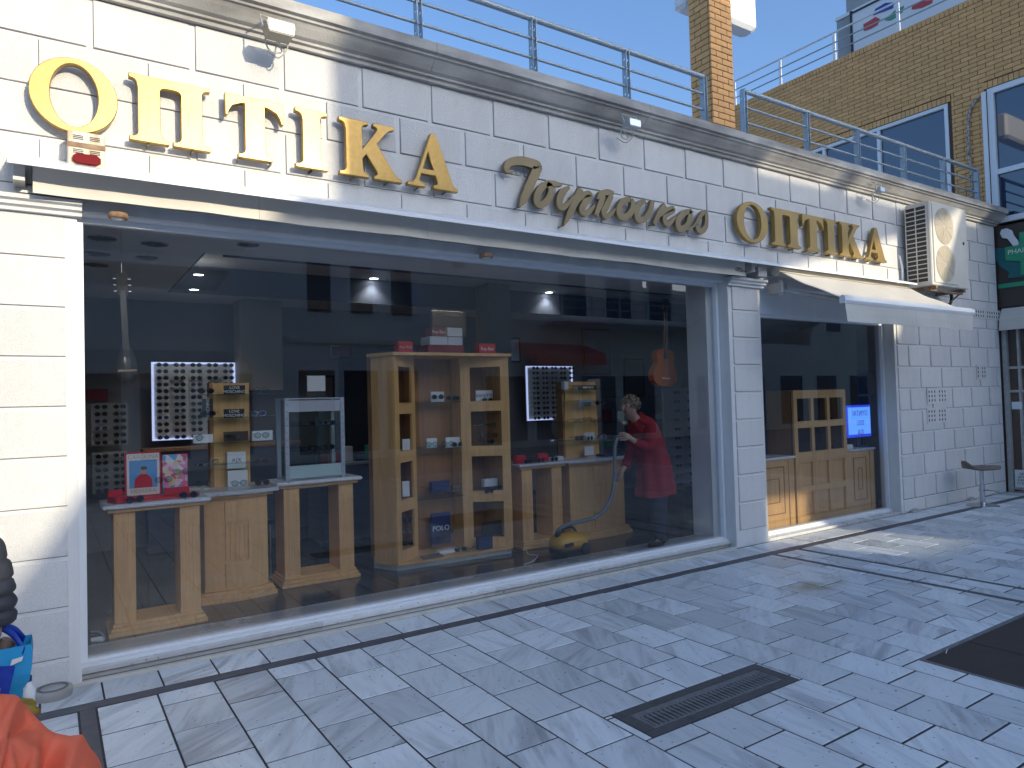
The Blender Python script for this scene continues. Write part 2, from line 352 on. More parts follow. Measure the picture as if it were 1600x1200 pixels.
M['lamp'] = mat('lit_lamp', (1, 1, 1), .5, emit=(1, .97, .9), es=9)
M['led'] = mat('led_strip', (1, 1, 1), .5, emit=(.55, .63, 1), es=.5)
M['screen'] = mat('lit_screen', (.02, .04, .1), .4, emit=(.12, .32, .95), es=.75)
M['screenblue'] = mat('lit_screen_edge', (.02, .04, .1), .4, emit=(.03, .06, .8), es=.55)
M['screenink'] = mat('screen_ink', (.02, .02, .1), .5, emit=(.06, .03, .3), es=.4)
M['reflector'] = mat('downlight_reflector', (.3, .3, .32), .25, .8)
M['opp'] = mat('opposite_render', (.78, .77, .75), .85, noise=[(1, (.68, .67, .65), .5)])
M['oppcream'] = mat('opposite_cream', (.72, .67, .57), .85)
M['soil'] = mat('soil', (.2, .16, .12), .9)
# ------------------------------------------------------------------ ground
Y0 = 5.10                                                # the street face of the shop
ground = BX(-60, 90, -60, 60, -.4, -.035).build('street_ground', M['street'], kind='structure')
GR = (2.447, 3.622, 2.54, 2.853); MH = (4.46, 6.0, 1.15, 2.296)
pav = MB(); pav.box(-8, GR[0]+.001, -4.9, 5.16, -.03, -.0035); pav.box(GR[0]+.001, GR[1]-.001, GR[3]-.001, 5.16, -.03, -.0035); pav.box(GR[0]+.001, GR[1]-.001, -4.9, GR[2]+.001, -.03, -.0035); pav.box(GR[1]-.001, 12.88, -4.9, 5.16, -.03, -.0035); pav = pav.build('pavement', M['grout'], kind='structure')
def attr_rnd(me, vals):
    a = me.attributes.new('rnd', 'FLOAT', 'FACE'); a.data.foreach_set('value', vals)
TW, TL = .3135, .407
tiles = []                                               # (x0,x1,y0,y1)
def fill(xa, xb, ya, yb, holes):
    def sub(r, h):
        x0, x1, y0, y1 = r; a0, a1, b0, b1 = h
        if x1 <= a0 or x0 >= a1 or y1 <= b0 or y0 >= b1: return [r]
        out = []
        if y0 < b0: out.append((x0, x1, y0, b0))
        if y1 > b1: out.append((x0, x1, b1, y1))
        yy0, yy1 = max(y0, b0), min(y1, b1)
        if x0 < a0: out.append((x0, a0, yy0, yy1))
        if x1 > a1: out.append((a1, x1, yy0, yy1))
        return out
    k0 = math.floor((xa-.514)/TW)-1
    for k in range(k0, k0+80):
        x0 = .514+TW*k; x1 = x0+TW
        if x1 <= xa+.02 or x0 >= xb-.02: continue
        x0 = max(x0, xa); x1 = min(x1, xb); off = 4.045 if k % 2 == 0 else 3.842
        for j in range(-24, 6):
            y0 = off+TL*j; y1 = y0+TL
            if y1 <= ya+.02 or y0 >= yb-.02: continue
            rs = [(x0, x1, max(y0, ya), min(y1, yb))]
            for h in holes: rs = [q for r in rs for q in sub(r, h)]
            tiles.extend([r for r in rs if r[1]-r[0] > .025 and r[3]-r[2] > .025])
GR = (2.447, 3.622, 2.54, 2.853); MH = (4.46, 6.0, 1.15, 2.296)
fill(.204, 6.262, -4.8, 4.662, [GR, MH]); fill(6.328, 6.68, -4.8, 4.662, []); fill(6.742, 12.88, -4.8, 4.662, [])
fill(-8, .118, -4.8, 4.662, [])
x = -7.9
while x < 12.8:                                          # border row against the shop
    tiles.append((x, min(x+TW, 12.88), 4.768, 5.086)); x += TW
def tsize(t):
    cx, cy = (t[0]+t[1])/2, (t[2]+t[3])/2; p = pix((cx, cy, 0))
    if not p or not (-60 < p[0] < 1660 and p[1] < 1270): return 0
    q = [pix((a, b, 0)) for a, b in ((t[0], t[2]), (t[1], t[2]), (t[1], t[3]), (t[0], t[3]))]
    if any(v is None for v in q): return 1
    return abs(sum(q[i][0]*q[(i+1) % 4][1]-q[(i+1) % 4][0]*q[i][1] for i in range(4)))/2
tiles.sort(key=tsize, reverse=True)
G2 = .0056
def tile_mb(mb, w, h, cx=0, cy=0, z=0):
    b = .0022; a, c = w/2-G2, h/2-G2-.0012
    mb.add([(cx-a, cy-c, -.02), (cx+a, cy-c, -.02), (cx+a, cy+c, -.02), (cx-a, cy+c, -.02),
            (cx-a, cy-c, z-b), (cx+a, cy-c, z-b), (cx+a, cy+c, z-b), (cx-a, cy+c, z-b),
            (cx-a+b, cy-c+b, z), (cx+a-b, cy-c+b, z), (cx+a-b, cy+c-b, z), (cx-a+b, cy+c-b, z)],
           [(0, 1, 5, 4), (1, 2, 6, 5), (2, 3, 7, 6), (3, 0, 4, 7), (4, 5, 9, 8), (5, 6, 10, 9), (6, 7, 11, 10), (7, 4, 8, 11), (8, 9, 10, 11)])
cache = {}
for t in tiles[:298]:
    k = (round(t[1]-t[0], 3), round(t[3]-t[2], 3))
    if k not in cache:
        m_ = MB(); tile_mb(m_, *k); cache[k] = m_.mesh('paving_tile', M['tile'])
    inst('paving_tile', cache[k], ((t[0]+t[1])/2, (t[2]+t[3])/2, random.uniform(-.0012, .0012)), pav, (random.uniform(-.002, .002), random.uniform(-.002, .002), 0))
mb = MB(); rv = []
for t in tiles[298:]:
    tile_mb(mb, t[1]-t[0], t[3]-t[2], (t[0]+t[1])/2, (t[2]+t[3])/2, random.uniform(-.001, .001)); rv += [random.random()]*9
mb.keep = True; fo = mb.build('far_paving_tiles', M['tile'], pav, kind='stuff'); attr_rnd(fo.data, rv)
for (x0, x1, y0, y1) in ((-8, 12.88, 4.668, 4.762), (6.266, 6.324, -4.8, 4.664), (6.684, 6.738, -4.8, 4.664), (.124, .198, -4.8, 4.664)):
    n_ = int(max(x1-x0, y1-y0)/1.25)
    for i in range(n_):
        if x1-x0 > y1-y0: a = (x0+(x1-x0)*i/n_+.001, x0+(x1-x0)*(i+1)/n_-.001, y0, y1)
        else: a = (x0, x1, y0+(y1-y0)*i/n_+.001, y0+(y1-y0)*(i+1)/n_-.001)
        BX(*a, -.02, -.001).build('strip_stone', M['strip'], pav)
# stain on the pavement
def blob(name, cx, cy, rx, ry, z, m, n=22, parent=None, **k):
    pts = [(cx+rx*math.cos(2*math.pi*i/n)*random.uniform(.75, 1.1), cy+ry*math.sin(2*math.pi*i/n)*random.uniform(.7, 1.1)) for i in range(n)]
    return MB().prism(pts, 2, z-.001, z).build(name, m, parent, **k)
# drain grate
g = thing('drain_grate', 'long slotted iron drain grate in a black stone frame set in the marble paving', 'drain grate', (3.03, 2.7, 0))
x0, x1, y0, y1 = GR
for i in range(4):
    a = x0+(x1-x0)*i/4; b_ = a+(x1-x0)/4
    for (c, d) in ((y0, y0+.062), (y1-.062, y1)): BX(a+.0015, b_-.0015, c+.002, d-.001, -.02, .001).build('frame_stone', M['castdark'], g)
for (a, b_) in ((x0+.001, x0+.075), (x1-.075, x1-.001)): BX(a, b_, y0+.064, y1-.064, -.02, .001).build('frame_stone', M['castdark'], g)
mb = MB(); gx0, gx1, gy0, gy1 = x0+.077, x1-.077, y0+.064, y1-.064
mb.box(gx0, gx1, gy0, gy0+.018, -.02, 0); mb.box(gx0, gx1, gy1-.045, gy1, -.02, 0); mb.box(gx0, gx0+.02, gy0+.018, gy1-.045, -.02, 0); mb.box(gx1-.02, gx1, gy0+.018, gy1-.045, -.02, 0)
mb.build('grate_frame', M['cast'], g)
n_ = 30; st = (gx1-gx0-.04)/n_; bar = BX(-.0085, .0085, gy0+.018-2.7, gy1-.045-2.7, -.018, -.001).mesh('grate_bar', M['cast'])
for i in range(n_): inst('grate_bar', bar, (gx0+.02+st*(i+.5), 2.7, 0), g)
BX(gx0, gx1, gy0, gy1, -.0345, -.030).build('drain_bottom', M['black'], g)
# manhole
g = thing('manhole_cover', 'large dark brown steel access cover in two plates flush with the paving', 'manhole cover', (5.2, 1.75, 0))
x0, x1, y0, y1 = MH
mb = MB(); mb.box(x0+.002, x1-.002, y1-.03, y1-.002, -.02, .002); mb.box(x0+.002, x0+.02, y0, y1-.03, -.02, .002); mb.build('frame', M['cast'], g)
for (a, b_) in ((x0+.026, 5.02), (5.03, x1-.03)): BX(a, b_, y0+.02, y1-.036, -.0025, .0005).build('cover_plate', M['manhole'], g)
BX(x0+.02, x1-.002, y0, y1-.03, -.0034, -.0026).build('pit', M['black'], g)
# ------------------------------------------------------------------ the shop building
shop = thing('shop_building', 'white stucco optician shop with raised wall blocks, grey cornice and two display windows', 'building', (6.3, 5.1, 0))
XR = 12.85; TOPZ = 4.30; HZ = 2.93
W1 = (.142, 6.25); W2 = (6.8, 9.66)
mb = MB(); mb.box(-7, W1[0], Y0, 5.5, 0, HZ); mb.box(W1[1], W2[0], Y0, 5.5, 0, HZ); mb.box(W2[1], XR, Y0, 5.37, 0, HZ)
mb.box(-7, XR, Y0+.001, 5.5, HZ, 4.5); wall = mb.build('wall', M['stucco'], shop)
# raised blocks, their lower and left edges stand proud
PC = {}
def panel(x0, x1, z0, z1, y=Y0, p=.013):
    w_, h_ = round(x1-x0, 3), round(z1-z0, 3)
    if (w_, h_) not in PC:
        b = .006
        m_ = MB(); m_.add([(0, 0, 0), (w_, 0, 0), (w_, 0, h_), (0, 0, h_), (b*.3, -p, b*.3), (w_-b, -p*.55, b*.3), (w_-b, -p*.25, h_-b), (b*.3, -p*.7, h_-b)],
                          [(0, 1, 5, 4), (1, 2, 6, 5), (2, 3, 7, 6), (3, 0, 4, 7), (4, 5, 6, 7)])
        PC[(w_, h_)] = m_.mesh('wall_panel', M['panel'])
    return inst('wall_panel', PC[(w_, h_)], (x0, y, z0), shop)
jb = MB()
def jl(x0, x1, z0, z1):
    jb.box(x0-.003, x1, Y0-.0015, Y0+.01, z0-.0045, z0+.001); jb.box(x0-.003, x0, Y0-.0015, Y0+.01, z0, z1)
rows = [3.06, 3.368, 3.678, 3.985]
for ri, z in enumerate(rows):
    off = 2.05 if ri % 2 == 1 else 2.36
    for k in range(-9, 20):
        xx = off+.6*k; x1 = xx+.56
        if xx < -3 or xx > 12.8: continue
        x1 = min(x1, 12.84); zt = z+.285 if z < 3.98 else 4.298
        if x1-xx < .05: continue
        panel(xx, x1, z, zt); jl(xx, x1, z, zt)
zr = [.19+.3046*i for i in range(9)]
for i, z in enumerate(zr):
    zt = min(z+.282, HZ-.03)
    panel(-.62, .084, z, zt); jl(-.62, .084, z, zt); panel(-1.35, -.66, z, zt)
    panel(6.315, 6.765, z, zt); jl(6.315, 6.765, z, zt)
    off = 9.72 if i % 2 else 10.02
    for k in range(-1, 6):
        xx = off+.6*k; x1 = min(xx+.56, 12.84); xx = max(xx, 9.72)
        if x1-xx > .08: panel(xx, x1, z, zt); jl(xx, x1, z, zt)
panel(-.62, .084, .02, .17); jl(9.72, 12.8, .185, .187)
for xx in (9.72, 10.3, 10.9, 11.5, 12.1): panel(xx, min(xx+.56, 12.8), .02, .168)
jb.build('block_joint', M['joint'], shop)
# cornice
prof = [(5.13, 4.302), (5.055, 4.302), (5.055, 4.33), (5.03, 4.335), (5.03, 4.352), (5.0, 4.365), (4.955, 4.41), (4.935, 4.435), (4.915, 4.44), (4.915, 4.458), (4.885, 4.465), (4.885, 4.545), (5.45, 4.56), (5.45, 4.51), (5.13, 4.50)]
xs = [-7, -4.6, -2.2, .2, 2.6, 4.95, 7.3, 9.6, 11.4, 12.86]
for a, b_ in zip(xs, xs[1:]): MB().prism(prof, 0, a+.0015, b_-.0015).build('cornice_stone', M['cornice'], shop)
# capitals on the piers
cap = [(5.13, 2.885), (5.06, 2.885), (5.06, 2.905), (5.03, 2.915), (5.03, 2.935), (5.0, 2.945), (5.0, 2.97), (5.13, 2.97)]
for a, b_ in ((-7, .175), (6.22, 6.83), (9.64, 9.72)): MB().prism(cap, 0, a, b_).build('capital', M['stucco'], shop)
# soffits and reveals
mb = MB(); mb.box(W1[0], W1[1], 5.13, 5.5, 2.925, 3.0); mb.box(W2[0], W2[1], 5.13, 5.5, 2.925, 3.0); mb.build('soffit', M['alu'], shop)
for a, b_ in ((W1[1]-.0005, W1[1]+.004), (W2[1]-.004, W2[1]-.0003)):
    pass
BX(W2[0], W2[1], 5.22, 5.34, 2.62, 2.925).build('lintel', M['alu'], shop)
# marble steps
n_ = 4
for i in range(n_):
    a = .15+(6.245-.15)*i/n_; b_ = .15+(6.245-.15)*(i+1)/n_
    prof2 = [(5.185, .03), (5.178, .038), (5.178, .062), (5.186, .070), (5.26, .074), (5.26, .0), (5.2, .0), (5.2, .03)]
    MB().prism(prof2, 0, a+.0015, b_-.0015).build('step_stone', M['sill'], shop)
for i in range(9):
    a = .1+.70*i; MB().box(a+.001, min(a+.699, 6.24), 5.088, 5.125, -.02, .018).build('gutter_strip', M['gutter'], shop)
BX(.1, 6.25, 5.126, 5.199, -.0034, -.002).build('gutter_bed', M['black'], shop)
for i in range(2):
    a = 6.81+1.42*i; MB().box(a+.001, a+1.418, 5.105, 5.31, -.02, .03).build('step_stone', M['sill'], shop)
# interior shell
mb = MB(); mb.box(-1.2, .141, 5.5, 9.4, 0, 3.1); mb.box(-1.2, 12.7, 9.3, 9.5, 0, 3.1); mb.box(11.0, 12.7, 5.5, 9.4, 0, 3.1)
mb.build('inner_wall', M['inwall'], shop)
fl = MB(); 
for i in range(16):
    for j in range(9):
        a = -.3+.62*i; c = 5.57+.62*j
        if c < 9.6: fl.box(a+.002, a+.618, c+.002, min(c+.618, 9.4), .06, .1)
fb = BX(-.4, 9.7, 5.5, 9.4, -.02, .055).build('inner_floor', M['dark'], shop)
mats_ = fl; n0 = 0
cachef = BX(-.308, .308, -.308, .308, -.04, 0).mesh('floor_tile', M['floor'])
for i in range(-1, 16):
    for j in range(6): 
        if .16 < .3+.62*i+.1 : inst('floor_tile', cachef, (.3+.62*i, 5.88+.62*j, .1), fb, (0, 0, 0))
for i in range(8):
    a = .15+.76*i; BX(a+.001, a+.759, 5.285, 5.568, .03, .102).build('inner_sill_stone', M['innersill'], shop)
# ceiling: lower soffit, recess with slate-blue upstand
mb = MB(); mb.box(-.5, 10.2, 5.5, 6.35, 3.0, 3.08); mb.box(-.5, 1.1, 6.35, 9.4, 3.0, 3.08); mb.box(1.1, 10.2, 8.6, 9.4, 3.0, 3.08)
mb.box(1.1, 10.2, 6.35, 8.6, 3.32, 3.4); ceil = mb.build('ceiling', M['ceil'], shop)
mb = MB(); mb.box(1.101, 10.2, 8.585, 8.599, 3.001, 3.319); mb.box(1.101, 1.115, 6.351, 8.58, 3.001, 3.319); mb.box(1.4, 10.2, 7.1, 7.12, 3.14, 3.319); mb.build('ceiling_step', M['bluestep'], shop)
BX(-7, XR, 5.5, 9.6, 4.2, 4.5).build('terrace_slab', M['stucco'], shop)
# inner side wall of big window
BX(6.13, 6.249, 5.31, 5.6, .1, 3.0).build('inner_pier', M['ceil'], shop)
# windows
def window(x0, x1, z0, z1, y, fr, name='display_window', midbar=None):
    t = MB()
    t.box(x0, x0+fr, y-.045, y+.04, z0, z1); t.box(x1-fr, x1, y-.045, y+.04, z0, z1)
    t.box(x0+fr, x1-fr, y-.045, y+.04, z0, z0+fr); t.box(x0+fr, x1-fr, y-.045, y+.04, z1-fr, z1)
    t.box(x0, x1, y-.075, y-.0455, z0-.006, z0+.018)
    f = t.build('window_frame', M['alu'], shop); BX(x0+fr-.004, x1-fr+.004, y-.004, y+.004, z0+fr-.004, z1-fr+.004).build('window_pane', M['glass'], f)
    return f
window(.150, 6.245, .076, 2.924, 5.275, .036); window(6.80, 9.655, .032, 2.62, 5.29, .036)
BX(.1425, .1495, 5.105, 5.32, .0, 2.92).build('window_trim', M['alu'], shop)
# ceiling downlights
DLN = iter(['large unlit ceiling downlight in the front row at the far left','large unlit ceiling downlight in the front row, second from the left','large unlit ceiling downlight beside the recess, right of the bouzouki','large unlit ceiling downlight in the second row at the far left','large unlit ceiling downlight in the second row above the bouzouki','large unlit ceiling downlight in the third row at the far left']+['small unlit downlight just behind the window top, %s from the left' % q for q in ('first','second','third','fourth','fifth','sixth','seventh','eighth','ninth')]+['bright downlight in the ceiling recess, left one','bright downlight in the ceiling recess above the cabinet, right one','lit downlight deep in the shop above the left backlit panel','lit downlight near the ceiling recess edge at the left'])
def downlight(x, y, r, lit, z=3.0):
    o = thing('ceiling_downlight', next(DLN), 'ceiling light', (x, y, z), 0, 'lit downlights' if lit else 'unlit ceiling downlights')
    m_ = MB(); m_.lathe([(r, 0), (r, -.006), (r*.86, -.006), (r*.8, 0)], 0, 0, 24); m_.build('trim_ring', M['reflector'], o, local=True)
    m_ = MB(); m_.lathe([(r*.8, -.001), (r*.5, -.0015), (.001, -.002)], 0, 0, 24); m_.build('lamp_disc', M['lamp'] if lit else M['acdark'], o, local=True)
    if lit:
        ld = bpy.data.lights.new('downlight_beam', 'SPOT'); ld.energy = 7; ld.spot_size = R(110); ld.spot_blend = .6; ld.color = (1, .93, .82); ld.shadow_soft_size = .05; lo_ = bpy.data.objects.new('downlight_beam', ld); C.objects.link(lo_); lo_.parent = o; lo_.location = (0, 0, -.03)
for u, v in ((160, 372), (242, 381), (388, 382), (152, 396), (232, 402), (150, 414)): 
    p = at(u, v, 2, 3.0); downlight(p.x, p.y, .1 if u != 388 else .085, False)
for u, v in ((205, 348), (343, 363), (468, 377), (580, 390), (684, 400), (768, 410), (848, 419), (920, 426), (990, 433)):
    p = at(u, v, 2, 3.0); downlight(p.x, p.y, .05, False)
for u, v in ((528, 459), (780, 476)): p = at(u, v, 2, 3.32); downlight(p.x, min(p.y, 8.5), .07, True, 3.318)
for u, v in ((280, 473), (310, 429)): p = at(u, v, 2, 3.0); downlight(p.x, min(p.y, 8.3), .06, True)
# ------------------------------------------------------------------ opposite side of the street (outlines shaped to cast the shade, shows in the glass)
YO = -11.0
def opp_window(par, x, w_, z0, z1, fr=.07):
    m_ = MB(); m_.box(x, x+fr, YO+.002, YO+.07, z0, z1); m_.box(x+w_-fr, x+w_, YO+.002, YO+.07, z0, z1)
    m_.box(x+fr, x+w_-fr, YO+.002, YO+.07, z0, z0+fr); m_.box(x+fr, x+w_-fr, YO+.002, YO+.07, z1-fr, z1)
    f = m_.build('window', M['white'], par); BX(x+fr, x+w_-fr, YO+.03, YO+.04, z0+fr, z1-fr).build('pane', M['oppglass'], f)
opp = thing('building_across_street', 'tall white building across the street with a high parapet shaped to cast the shade, seen only mirrored in the glass', 'building', (8, YO, 0))
opp['group'] = 'buildings across the street'
BX(6.05, 11.0, YO-8, YO-.25, 0, 7.3).build('body', M['opp'], opp)
BX(6.05, 11.0, YO-.249, YO, 0, 9.75).build('wall', M['opp'], opp)  # thin tall front, outline set by the shade it has to cast
BX(6.051, 10.999, YO+.001, YO+.16, 3.7, 3.86).build('cornice', M['oppcream'], opp)
for x in (6.6, 8.0, 9.4): opp_window(opp, x, .9, 4.6, 6.3)
for x in (6.3, 7.75, 9.2): opp_window(opp, x, 1.25, .2, 2.9, .05)
op2 = thing('low_building_across_street', 'low white building across the street whose sloping parapet is shaped to cast the shade', 'building', (0, YO, 0), 0, 'buildings across the street')
BX(-32, 6.049, YO-8, YO-.25, 0, 4.6).build('body', M['opp'], op2)
MB().prism([(-32, 0), (6.048, 0), (6.048, 7.62), (5.55, 7.5), (4.37, 5.62), (3.95, 4.98), (-32, 4.9)], 1, YO-.249, YO).build('wall', M['opp'], op2)  # slope follows the wanted shade edge on the shop front
for i in range(12): opp_window(op2, -15+1.7*i, 1.35, .3, 2.8, .05)
MB().prism([(YO+.01, 3.4), (YO+1.2, 2.95), (YO+1.2, 2.7), (YO+.01, 3.3)], 0, -8, 4.6).build('awning', M['canvas'], op2)
op3 = thing('balcony_building_across_street', 'cream building across the street with a railed balcony and an orange awning', 'building', (14, YO, 0), 0, 'buildings across the street')
BX(11.001, 95, YO-7, YO-.25, 0, 3.9).build('body', M['opp'], op3)
m_ = MB(); m_.box(11.001, 95, YO-.249, YO, 0, 4.05); m_.box(12.35, 95, YO-.248, YO-.001, 4.051, 6.4); m_.box(11.001, 12.349, YO-.248, YO-.001, 4.98, 6.4)  # gaps and upper wall shaped to let the sun patches through
m_.box(11.001, 14.0, YO-.248, YO-.001, 6.401, 6.85)
m_.prism([(14.0, 6.401), (21, 6.401), (21, 8.68), (15.05, 8.68), (14.25, 7.4), (14.0, 6.9)], 1, YO-.247, YO-.002)
m_.prism([(11.001, 8.88), (21, 8.88), (21, 9.7), (12.75, 9.8), (12.75, 11.6), (11.001, 11.6)], 1, YO-.247, YO-.002)
m_.build('wall', M['oppcream'], op3)
MB().prism([(11.001, 7.5), (14.6, 8.45), (15.049, 8.68), (11.001, 8.68)], 1, YO-.248, YO-.003).build('shade_slab', M['opp'], op3)  # unseen slab added to shade the wall below the cornice
for x in (12.5, 16.5, 20.5): BX(x, x+.3, YO-.2, YO-.05, 8.681, 8.879).build('post', M['opp'], op3)
op4 = thing('added_low_building', 'low grey building added behind the passage to hide the mirrored sky', 'building', (12, YO-9, 0), 0, 'buildings across the street')  # added so no sky shows through the slot in the glass
BX(4, 40, YO-16, YO-8, 0, 6.15).build('wall', M['opp'], op4)
op5 = thing('added_distant_block', 'long distant banded block added to hide the low sky mirrored in the glass', 'building', (0, -60, 0), 0, 'buildings across the street')  # added to keep bright low sky out of the window reflections
BX(-70, 20.5, -72, -60, 0, 18.5).build('wall', M['pgrey'], op5)
for z in (3, 6, 9, 12, 15): BX(-70, 20.5, -59.999, -58.9, z, z+.9).build('balcony_band', M['opp'], op5)
BX(15.5, 27, YO+.001, YO+1.5, 4.62, 4.8).build('balcony', M['opp'], op3)
for z in (5.1, 5.4, 5.7): MB().tube([(15.5, YO+1.45, z), (27, YO+1.45, z)], .025, 6).build('balcony_rail', M['rail'], op3)
for i in range(9): BX(15.5+1.4*i, 15.57+1.4*i, YO+1.43, YO+1.47, 4.801, 5.75).build('balcony_post', M['rail'], op3)
for x in (16.4, 18.8, 21.2, 23.6, 30, 34, 38, 42, 50, 58): opp_window(op3, x, 1.5, 4.9, 6.9)
for x in (13.0, 15.2, 17.4, 19.6, 24, 27, 30, 33, 36, 40, 44, 48, 52, 57, 62): opp_window(op3, x, 1.9, .2, 2.7, .05)
MB().prism([(YO+.01, 3.9), (YO+1.4, 3.45), (YO+1.4, 3.0), (YO+.01, 3.7)], 0, 14.4, 17.6).build('orange_awning', M['orange'], op3)
text('awning_lettering', 'DISCOUNT', .34, M['yellow'], (16, YO+1.405, 3.22), (R(90), 0, R(180)), op3)
# ------------------------------------------------------------------ brass letters
H = .425
def O_(w_=1.12):
    return [arc(w_/2, .5, w_/2, .535, 0, 360, 44)[:-1], arc(w_/2, .5, w_*.285, .47, 0, 360, 36)[:-1]]
def br(x, z, dx, dz, n=4):   # concave bracket from (x,z) to (x+dx,z+dz)
    return [(x+dx*(1-math.cos(R(90*i/n))), z+dz*math.sin(R(90*i/n))) for i in range(n+1)]
def br2(x, z, dx, dz, n=4):
    return [(x+dx*math.sin(R(90*i/n)), z+dz*(1-math.cos(R(90*i/n)))) for i in range(n+1)]
sf, bk = .045, .085
def I_(x0=0, wd=.31, s=.13):
    a, b_ = x0+s, x0+s+wd
    return [[(x0, 0), (b_+s, 0), (b_+s, sf)]+br2(b_+s, sf, -s*.9, bk)[1:]+[(b_+.0, sf+bk+.05), (b_, 1-sf-bk-.05)]+br(b_, 1-sf-bk, s*.9, bk)+[(b_+s, 1-sf), (b_+s, 1), (x0, 1), (x0, 1-sf)]+br2(x0, 1-sf, s*.9, -bk)[1:]+[(a, 1-sf-bk-.05), (a, sf+bk+.05)]+br(a, sf+bk, -s*.9, -bk)+[(x0, sf)]]
def P_():
    w_, s, wd = 1.16, .12, .3
    a, b_, c, d = s, s+wd, w_-s-wd, w_-s
    return [[(0, 0), (b_+s, 0), (b_+s, sf)]+br2(b_+s, sf, -s*.9, bk)[1:]+[(b_, .2), (b_, .78)]+br(b_, .8, .09, .07)+[(c-.09, .87)]+br2(c-.09, .87, .09, -.07)[1:]+[(c, .2)]+br(c, sf+bk, -s*.9, -bk)+[(c-s, sf), (c-s, 0), (w_, 0), (w_, sf)]+br2(w_, sf, -s*.9, bk)[1:]+[(d, .2), (d, .8)]+br(d, 1-sf-bk, s*.9, bk)+[(w_, 1-sf), (w_, 1), (0, 1), (0, 1-sf)]+br2(0, 1-sf, s*.9, -bk)[1:]+[(a, .8), (a, .2)]+br(a, sf+bk, -s*.9, -bk)+[(0, sf)]]
def T_():
    w_ = .93; m = w_/2; h_ = .155
    return [[(m-.27, 0), (m+.27, 0), (m+.27, sf)]+br2(m+.27, sf, -.11, bk)[1:]+[(m+h_, .2), (m+h_, .9)]+[(m+h_+.06, .895), (w_-.1, .83), (w_-.045, .74), (w_-.02, .66), (w_+.0, .66), (w_, 1), (0, 1), (0, .66), (.02, .66), (.045, .74), (.1, .83), (m-h_-.06, .895), (m-h_, .9), (m-h_, .2)]+br(m-h_, sf+bk, -.11, -bk)+[(m-.27, sf)]]
def K_():
    return [[(0, 0), (.56, 0), (.56, sf)]+br2(.56, sf, -.115, bk)[1:]+[(.435, .33), (.52, .43), (.74, .13), (.75, .08), (.70, sf), (.68, sf), (.68, 0), (1.24, 0), (1.24, sf), (1.16, .07), (1.09, .13), (.73, .64), (.93, .87), (1.01, .93), (1.1, 1-sf), (1.1, 1), (.68, 1), (.68, 1-sf), (.74, .94), (.76, .9), (.72, .83), (.435, .47), (.435, .8)]+br(.435, 1-sf-bk, .11, bk)+[(.56, 1-sf), (.56, 1), (0, 1), (0, 1-sf)]+br2(0, 1-sf, .11, -bk)[1:]+[(.125, .8), (.125, .2)]+br(.125, sf+bk, -.11, -bk)+[(0, sf)]]
def A_():
    return [[(0, 0), (.36, 0), (.36, sf), (.27, .07), (.235, .12), (.28, .25), (.6, .25), (.645, .12), (.63, .07), (.55, sf), (.55, 0), (1.07, 0), (1.07, sf), (1.0, .07), (.96, .13), (.61, 1.03), (.51, 1.03), (.18, .15), (.12, .07), (0, sf)],
            [(.31, .33), (.44, .7), (.575, .33)]]
LET = {'omicron': O_(), 'pi': P_(), 'tau': T_(), 'iota': I_(), 'kappa': K_(), 'alpha': A_()}
LW = {'omicron': 1.12, 'pi': 1.16, 'tau': .93, 'iota': .57, 'kappa': 1.24, 'alpha': 1.07}
GL = {'omicron': 'O', 'pi': 'Π', 'tau': 'T', 'iota': 'I', 'kappa': 'K', 'alpha': 'A'}
def sign_letter(nm, x0, x1, z0, m_, where, grp):
    o = thing('sign_letter', 'raised %s letter %s %s' % ('gold' if m_ == M['gold'] else 'brass', GL[nm], where), 'sign letter', (x0, Y0-.075, z0), 0, grp)
    me = curve_mesh('letter_face', [[(p[0]*(x1-x0)/LW[nm], p[1]*H) for p in lp] for lp in LET[nm]], .0225, .004, m_)
    inst('letter_body', me, (x0, Y0-.075, z0), o, FR)
    sb = MB()
    for fx in ((.22, .78) if nm != 'omicron' else (.12, .88)):
        if nm == 'iota': fx = .5
        sb.tube([((x1-x0)*fx, -.0, -.012 if nm != 'omicron' else H*.5), ((x1-x0)*fx, .073, -.012 if nm != 'omicron' else H*.5)], .008, 6)
    sb.build('mounting_stud', M['stud'], o, local=True)
for nm, a, b_ in (('omicron', -.09, .37), ('pi', .44, .915), ('tau', 1.02, 1.405), ('iota', 1.497, 1.724), ('kappa', 1.822, 2.317), ('alpha', 2.372, 2.816)):
    sign_letter(nm, a, b_, 3.405, M['gold'], 'of the large sign at the far left, over the big window', 'large letters of the left ΟΠΤΙΚΑ sign')
for nm, a, b_ in (('omicron', 6.33, 6.87), ('pi', 6.94, 7.48), ('tau', 7.53, 7.95), ('iota', 7.985, 8.23), ('kappa', 8.30, 8.80), ('alpha', 8.87, 9.37)):
    sign_letter(nm, a, b_, 3.395, M['shadegold'], 'above the extended awning, left of the air conditioner', 'letters of the right ΟΠΤΙΚΑ sign')
